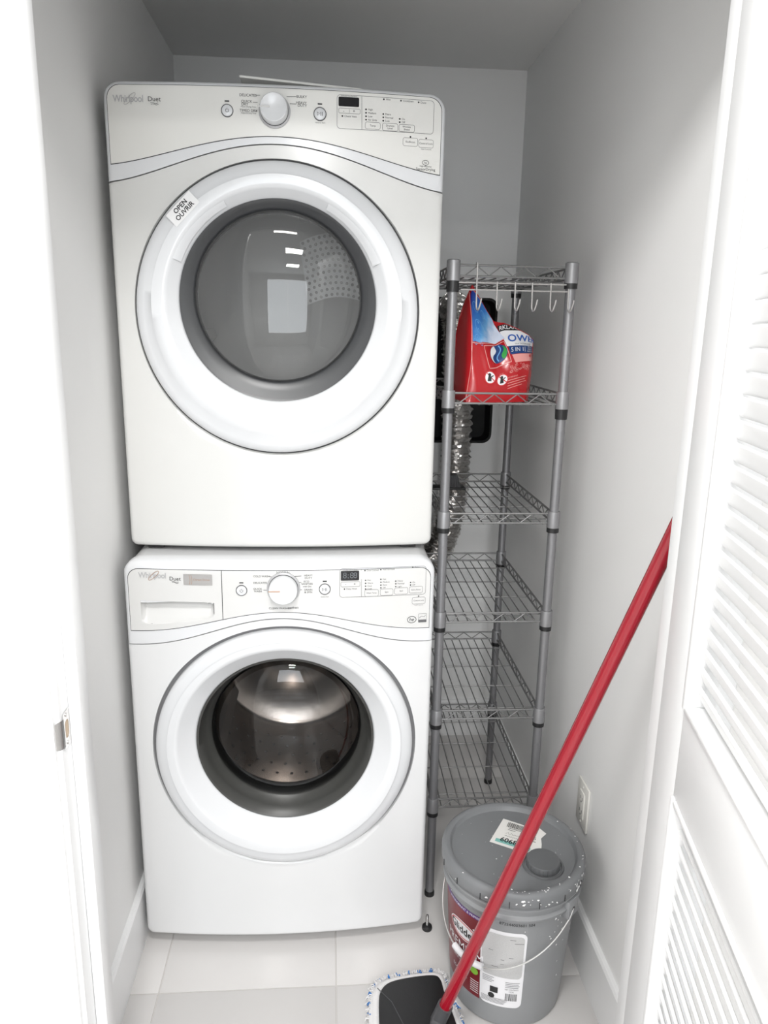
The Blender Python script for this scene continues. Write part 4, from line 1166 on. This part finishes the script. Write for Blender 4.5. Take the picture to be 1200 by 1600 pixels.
# price sticker on the lid
stq = [(.816, -.201), (.867, -.120), (.918, -.152), (.944, -.158), (.955, -.180), (.938, -.196), (.934, -.216), (.925, -.243), (.901, -.253), (.893, -.247)]
s = Ink(lambda x, y: (x, y, LZ + .0004)); s.poly(stq); lst = part('lid_sticker', s.mb, 'paper', lid, 0, 'torn white store sticker')
ax = Vector((.085, -.048)).normalized(); ay = Vector((-ax.y, ax.x))
o_ = Vector((.816, -.201)) + ay * .004 + ax * .006
s2 = Ink(lambda a, b: (o_.x + ax.x * a + ay.x * b, o_.y + ax.y * a + ay.y * b, LZ + .0006)); s2.rect(.004, .085, .004, .016); part('sticker_tint', s2.mb, 'p_teal', lst, 0)
s3 = Ink(lambda a, b: (o_.x + ax.x * a + ay.x * b, o_.y + ax.y * a + ay.y * b, LZ + .0008))
s3.text('606847', .043, .0165, .0150, wide=.92, bold=.02)
x = .014
while x < .052:
    wd = random.choice((.0006, .001, .0016)); s3.rect(x, x + wd, .066, .084); x += wd + random.choice((.0007, .0011))
for q, l in ((.062, .03), (.056, .018)): s3.rect(.02, .02 + l, q, q + .0014)
s3.line([(.020 + .004 * i, .040 + .005 * (i % 2) + .002 * math.sin(i * 2.3)) for i in range(12)], .0009)
s3.line([(.020 + .003 * i, .031 + .003 * (i % 2)) for i in range(16)], .0009)
s3.text('5', .085, .052, .010); s3.rect(.082, .090, .040, .042)
part('sticker_print', s3.mb, 'ink', lst, 0)
# labels wrapped on the body: angle (deg), height
def wrap(off): return lambda a, z: (BC[0] + (rad_at(z) + off) * math.cos(math.radians(a)), BC[1] + (rad_at(z) + off) * math.sin(math.radians(a)), z)
def wrap_patch(name, m, a0, a1, z0, z1, off, parent, r=0.0):
    b = MB(); f = wrap(off); deg = lambda l: math.degrees(l / .141)
    if r:
        P = rrect(0, math.radians(a1 - a0) * .141, z0, z1, r, 5)
        nn = 40
        for k in range(nn): pass
        def col(t):
            x = t * math.radians(a1 - a0) * .141; L_ = math.radians(a1 - a0) * .141
            d = min(x, L_ - x); h = r - math.sqrt(max(0, r * r - (r - d) ** 2)) if d < r else 0
            return z0 + h, z1 - h
        def fn(u, v):
            u = .5 - .5 * math.cos(PI * u); lo, hi = col(u); return f(a0 + (a1 - a0) * u, lo + (hi - lo) * v)
        b.grid(nn, 6, fn)
    else:
        b.grid(24, 6, lambda u, v: f(a0 + (a1 - a0) * u, z0 + (z1 - z0) * v))
    return part(name, b, m, parent, 40)
lab = wrap_patch('front_label', 'p_maroon', -236, -128.8, .058, .268, .0006, bu); tag(lab, 'maroon paint label')
wrap_patch('label_band', 'p_purple', -236, -128.8, .268, .279, .0006, lab)
lab2 = wrap_patch('info_label', 'p_white', -128.6, -88.5, .058, .264, .0006, bu, .014); tag(lab2, 'white information label')
wrap_patch('info_grey_field', 'p_grey', -127.5, -90.5, .140, .255, .0010, lab2, .010)
deg = lambda l: math.degrees(l / .141)
def wtext(s, t, a, z, h, wide=1.0, spacing=1.0, shear=0.0, align='CENTER', bold=0.0):
    V, F = text2d(t, h / .70, align, spacing, bold); f = s.fn
    s.mb.add([f(a + deg(p * wide + q * shear), z + q) for p, q in V], F)
ovl = lambda a, z, ra, rz, n=40: [(a + deg(ra * math.cos(2 * PI * k / n)), z + rz * math.sin(2 * PI * k / n)) for k in range(n)]
s = Ink(wrap(.0010)); s.fan(ovl(-149, .213, .047, .024), 6); part('logo_oval', s.mb, 'p_white', lab, 0, 'white oval logo field')
s = Ink(wrap(.0013)); s.mb.add([s.fn(*p) for p in ovl(-149, .213, .0440, .0215)] + [s.fn(*p) for p in ovl(-149, .213, .0415, .0190)], [(i, (i + 1) % 40, 40 + (i + 1) % 40, 40 + i) for i in range(40)]); part('logo_ring', s.mb, 'p_red', lab, 0)
s = Ink(wrap(.0014)); wtext(s, 'Glidden', -149, .213, .019, .95, bold=.02); part('logo_lettering', s.mb, 'p_black', lab, 0)
s = Ink(wrap(.0012))
wtext(s, 'PREMIUM', -150, .168, .0215, .95, 1.02); wtext(s, 'ULTRA ONE COAT', -150, .138, .008, .9); wtext(s, 'INTERIOR PAINT + PRIMER', -150, .126, .006, .9)
wtext(s, 'EGGSHELL', -154, .095, .009, .9)
for q in range(6): s.mb.grid(6, 1, lambda u, v: s.fn(-139 + 9 * u, .100 - .006 * q + .0018 * v))
wtext(s, 'INTERIOR', -160, .2735, .006); wtext(s, 'PAINT & PRIMER', -142, .2735, .006)
part('label_lettering', s.mb, 'p_white', lab, 0)
s = Ink(wrap(.0013)); s.fan(ovl(-135, .128, .011, .010, 20)); part('green_mark', s.mb, 'p_lime', lab, 0)
s = Ink(wrap(.0011))
for q in range(4):
    s.mb.grid(6, 1, lambda u, v: s.fn(-126 + (11 - q % 2 * 2) * u, .134 - .0045 * q + .0012 * v))
    s.mb.grid(6, 1, lambda u, v: s.fn(-104.5 + (13 - q % 2) * u, .128 - .0045 * q + .0012 * v))
for q in range(5): s.mb.grid(10, 1, lambda u, v: s.fn(-127 + (26 - q) * u, .078 - .0032 * q + .0010 * v))
for q, (a, z, l) in enumerate(((-103, .245, 5), (-99, .236, 8), (-121, .208, 4), (-103, .196, 4), (-110, .188, 3), (-110, .176, 3), (-118, .166, 6))): s.mb.grid(4, 1, lambda u, v: s.fn(a + l * u, z + .0012 * v))
wtext(s, 'NET CONTENTS', -98.5, .109, .0036, .8); wtext(s, '5 GAL', -98.5, .103, .0040, .8)
part('info_print', s.mb, 'ink_l', lab2, 0)
s = Ink(wrap(.0012))
s.mb.grid(6, 1, lambda u, v: s.fn(-118.5 + 7.5 * u, .094 + .016 * v))
s.fan(ovl(-117, .0845, .0075, .0075, 20))
a = -104
while a < -93:
    wd = random.choice((.25, .4, .65)); s.mb.grid(1, 1, lambda u, v: s.fn(a + wd * u, .078 + .020 * v)); a += wd + random.choice((.3, .5))
part('info_black_print', s.mb, 'p_black', lab2, 0)
s = Ink(wrap(.0007)); wtext(s, '872544003601 504', -98, .2855, .0070, .95); part('batch_number', s.mb, 'ink', bu, 0)
# ears and bail
for a in (-48, 132):
    q = math.radians(a); m = MB().box(-.019, .019, -.010, .0055, .281, .324, .002)
    m.v = [(BC[0] + (.1545 + p[1]) * math.cos(q) - p[0] * math.sin(q), BC[1] + (.1545 + p[1]) * math.sin(q) + p[0] * math.cos(q), p[2]) for p in m.v]
    ear = part('bail_ear', m, 'bucket', bu, 30)
    c_ = Vector((BC[0] + .1600 * math.cos(q), BC[1] + .1600 * math.sin(q), .301)); n_ = Vector((math.cos(q), math.sin(q), 0))
    part('ear_hole', MB().tube([c_ - n_ * .001, c_ + n_ * .0006], .0045, 14), 'groove', ear)
P = []
for i in range(41):
    t = i / 40; a = math.radians(-48 - 180 * t); e = math.sin(PI * t)
    z = .301 - .142 * e ** .8
    r = max(rad_at(z) + .0045, .1600 - .012 * e) if 0.03 < t < .97 else .1600
    P.append((BC[0] + r * math.cos(a), BC[1] + r * math.sin(a), z))
part('bail_wire', MB().tube(P, .0018, 8), 'bail', bu, 60)
gc = [p for i, p in enumerate(P) if 17 <= i <= 24]
part('bail_grip', MB().tube(gc, .0072, 14), 'p_white', bu, 50, 'white tube grip')
# dried paint
sp = MB()
def blob(x, y, z, r, nrm):
    n_ = Vector(nrm).normalized(); u_ = n_.orthogonal().normalized(); v_ = n_.cross(u_)
    k = 9; c_ = Vector((x, y, z)); an = random.uniform(0, 6)
    st_ = random.uniform(.35, 1.0)
    V = [c_ + n_ * r * .25]
    for i in range(k):
        q = 2 * PI * i / k; rr = r * random.uniform(.6, 1.25)
        d = u_ * math.cos(q) * rr + v_ * math.sin(q) * rr * st_
        V.append(c_ + u_ * (d.dot(u_) * math.cos(an) - d.dot(v_) * math.sin(an)) + v_ * (d.dot(u_) * math.sin(an) + d.dot(v_) * math.cos(an)))
    sp.add(V, [(0, 1 + i, 1 + (i + 1) % k) for i in range(k)])
for q in range(46):
    a = math.radians(random.choice((random.gauss(-88, 18), random.gauss(-45, 10), random.gauss(10, 25), random.uniform(-170, 60))))
    z = random.uniform(.342, .366); blob(BC[0] + .1608 * math.cos(a), BC[1] + .1608 * math.sin(a), z, random.uniform(.0012, .0045), (math.cos(a), math.sin(a), .1))
for q in range(26):
    a = math.radians(random.gauss(-50, 45)); r = random.uniform(.143, .156); blob(BC[0] + r * math.cos(a), BC[1] + r * math.sin(a), .3728, random.uniform(.001, .0032), (0, 0, 1))
for q in range(24):
    a = random.uniform(0, 6.28); r = .13 * math.sqrt(random.random()); blob(BC[0] + r * math.cos(a), BC[1] + r * math.sin(a), LZ + .0004, random.uniform(.0006, .0014), (0, 0, 1))
for q in range(22):
    a = math.radians(random.choice((random.uniform(-170, -20), random.gauss(-58, 5), random.gauss(-58, 5)))); z = random.choice((random.uniform(.20, .30), random.gauss(.245, .02), random.uniform(.02, .30)))
    z = min(z, .293); blob(BC[0] + (rad_at(z) + .0003) * math.cos(a), BC[1] + (rad_at(z) + .0003) * math.sin(a), z, random.uniform(.0010, .0036), (math.cos(a), math.sin(a), -.1))
part('paint_splashes', sp, 'paint', bu, 0, 'dried white paint splashes', 'stuff')

# ------------------------------------------------------------------ flat mop
mp = thing('flat_mop', (.650, -.43, 0), 'flat floor mop with long red handle leaning to the right wall', 'mop')
def mop_poly(ins):
    P = [(.535, -.66), (.535, -.285), (.552, -.236), (.595, -.217), (.705, -.206), (.724, -.220), (.726, -.270), (.745, -.340), (.775, -.66)]
    c_ = (.652, -.43); out = []
    for p in P:
        dx, dy = p[0] - c_[0], p[1] - c_[1]
        out.append((c_[0] + dx * (1 - ins / .115), c_[1] + dy * (1 - ins / .215)))
    # round the corners by subdivision
    for _ in range(3):
        Q = []
        for i, p in enumerate(out):
            q = out[(i + 1) % len(out)]
            Q += [(p[0] * .75 + q[0] * .25, p[1] * .75 + q[1] * .25), (p[0] * .25 + q[0] * .75, p[1] * .25 + q[1] * .75)]
        out = Q
    return out
A_, B_, C_, D_ = mop_poly(.0), mop_poly(.012), mop_poly(.020), mop_poly(.028)
n = len(A_)
pd = MB().add([(p[0], p[1], .001) for p in A_] + [(p[0], p[1], .014) for p in A_] + [(p[0], p[1], .021) for p in B_] + [(p[0], p[1], .021) for p in C_],
              [(j * n + i, j * n + (i + 1) % n, (j + 1) * n + (i + 1) % n, (j + 1) * n + i) for j in range(3) for i in range(n)] + [tuple(range(n))[::-1], tuple(range(3 * n, 4 * n))])
padp = part('mop_pad', pd, 'micro', mp, 40, 'white microfibre pad')
part('pad_binding', MB().add([(p[0], p[1], .0205) for p in mop_poly(.008)] + [(p[0], p[1], .0245) for p in mop_poly(.013)] + [(p[0], p[1], .0245) for p in mop_poly(.018)] + [(p[0], p[1], .0205) for p in mop_poly(.024)],
     [(j * n + i, j * n + (i + 1) % n, (j + 1) * n + (i + 1) % n, (j + 1) * n + i) for j in range(3) for i in range(n)]), 'micro', padp, 60)
tf = MB(); tb = MB()
for r_ in range(900):
    i = random.randrange(n); p, q = A_[i], A_[(i + 1) % n]; t = random.random()
    x, y = p[0] + (q[0] - p[0]) * t, p[1] + (q[1] - p[1]) * t
    nx, ny = q[1] - p[1], -(q[0] - p[0]); l = math.hypot(nx, ny) or 1; nx, ny = -nx / l, -ny / l
    if (x + nx * .01 - .652) ** 2 + (y + ny * .01 + .43) ** 2 < (x - .652) ** 2 + (y + .43) ** 2: nx, ny = -nx, -ny
    z = random.uniform(.002, .016); ins = random.uniform(0, .006); L_ = random.uniform(.004, .010)
    x -= nx * ins; y -= ny * ins; z += ins * .8
    blue = (int((x * 1 + y * 1.0) * 1000) // 7) % 4 == 0 and random.random() < .95
    P = [(x, y, z), (x + nx * L_ * .6 + random.uniform(-.002, .002), y + ny * L_ * .6 + random.uniform(-.002, .002), z + .003), (x + nx * L_ + random.uniform(-.003, .003), y + ny * L_ + random.uniform(-.003, .003), max(.001, z - .003))]
    (tb if blue else tf).tube(P, .0011, 4, False)
part('pad_fringe', tf, 'micro', padp, 60, kind='stuff')
part('blue_fringe', tb, 'microblue', padp, 60, 'blue tufts in the fringe', 'stuff')
E1, E2 = mop_poly(.022), mop_poly(.026)
pl = MB().add([(p[0], p[1], .0205) for p in E1] + [(p[0], p[1], .0275) for p in E1] + [(p[0], p[1], .0290) for p in E2], [(j * n + i, j * n + (i + 1) % n, (j + 1) * n + (i + 1) % n, (j + 1) * n + i) for j in range(2) for i in range(n)] + [tuple(range(2 * n, 3 * n))])
plate = part('mop_plate', pl, 'mopblack', mp, 30)
part('plate_joint', MB().tube([(.560, -.262, .0290), (.590, -.30, .0292), (.612, -.36, .0292), (.622, -.42, .0292)], .0009, 5), 'mopgrey', plate)
h0 = Vector((.694, -.378, .088)); h1 = h0 + (Vector((1.0, -.533, 1.168)) - h0) * 1.10
hd = (h1 - h0).normalized()
piv = Vector((.664, -.45, .036))
part('swivel', MB().box(.640, .688, -.475, -.425, .028, .046, .006), 'mopgrey', mp)
part('socket', MB().tube([piv, piv + (h0 - hd * .05 - piv) * .5, h0 - hd * .035, h0 + hd * .012], [.014, .016, .0175, .0165], 24), 'mopgrey', mp, 40)
part('handle', MB().tube([h0, h1], .0135, 28), 'mopred', mp, 40, 'red metal handle')
part('handle_cap', MB().lathe([(0, .006), (.009, .004), (.0138, -.002), (.0138, -.03)], (0, 0, 0), 'z', 20), 'black', mp).location = Vector(h1) - ORG[mp.name]
bpy.data.objects['handle_cap'].data.transform(hd.to_track_quat('Z', 'Y').to_matrix().to_4x4() @ Matrix.Translation(ORG[mp.name]))
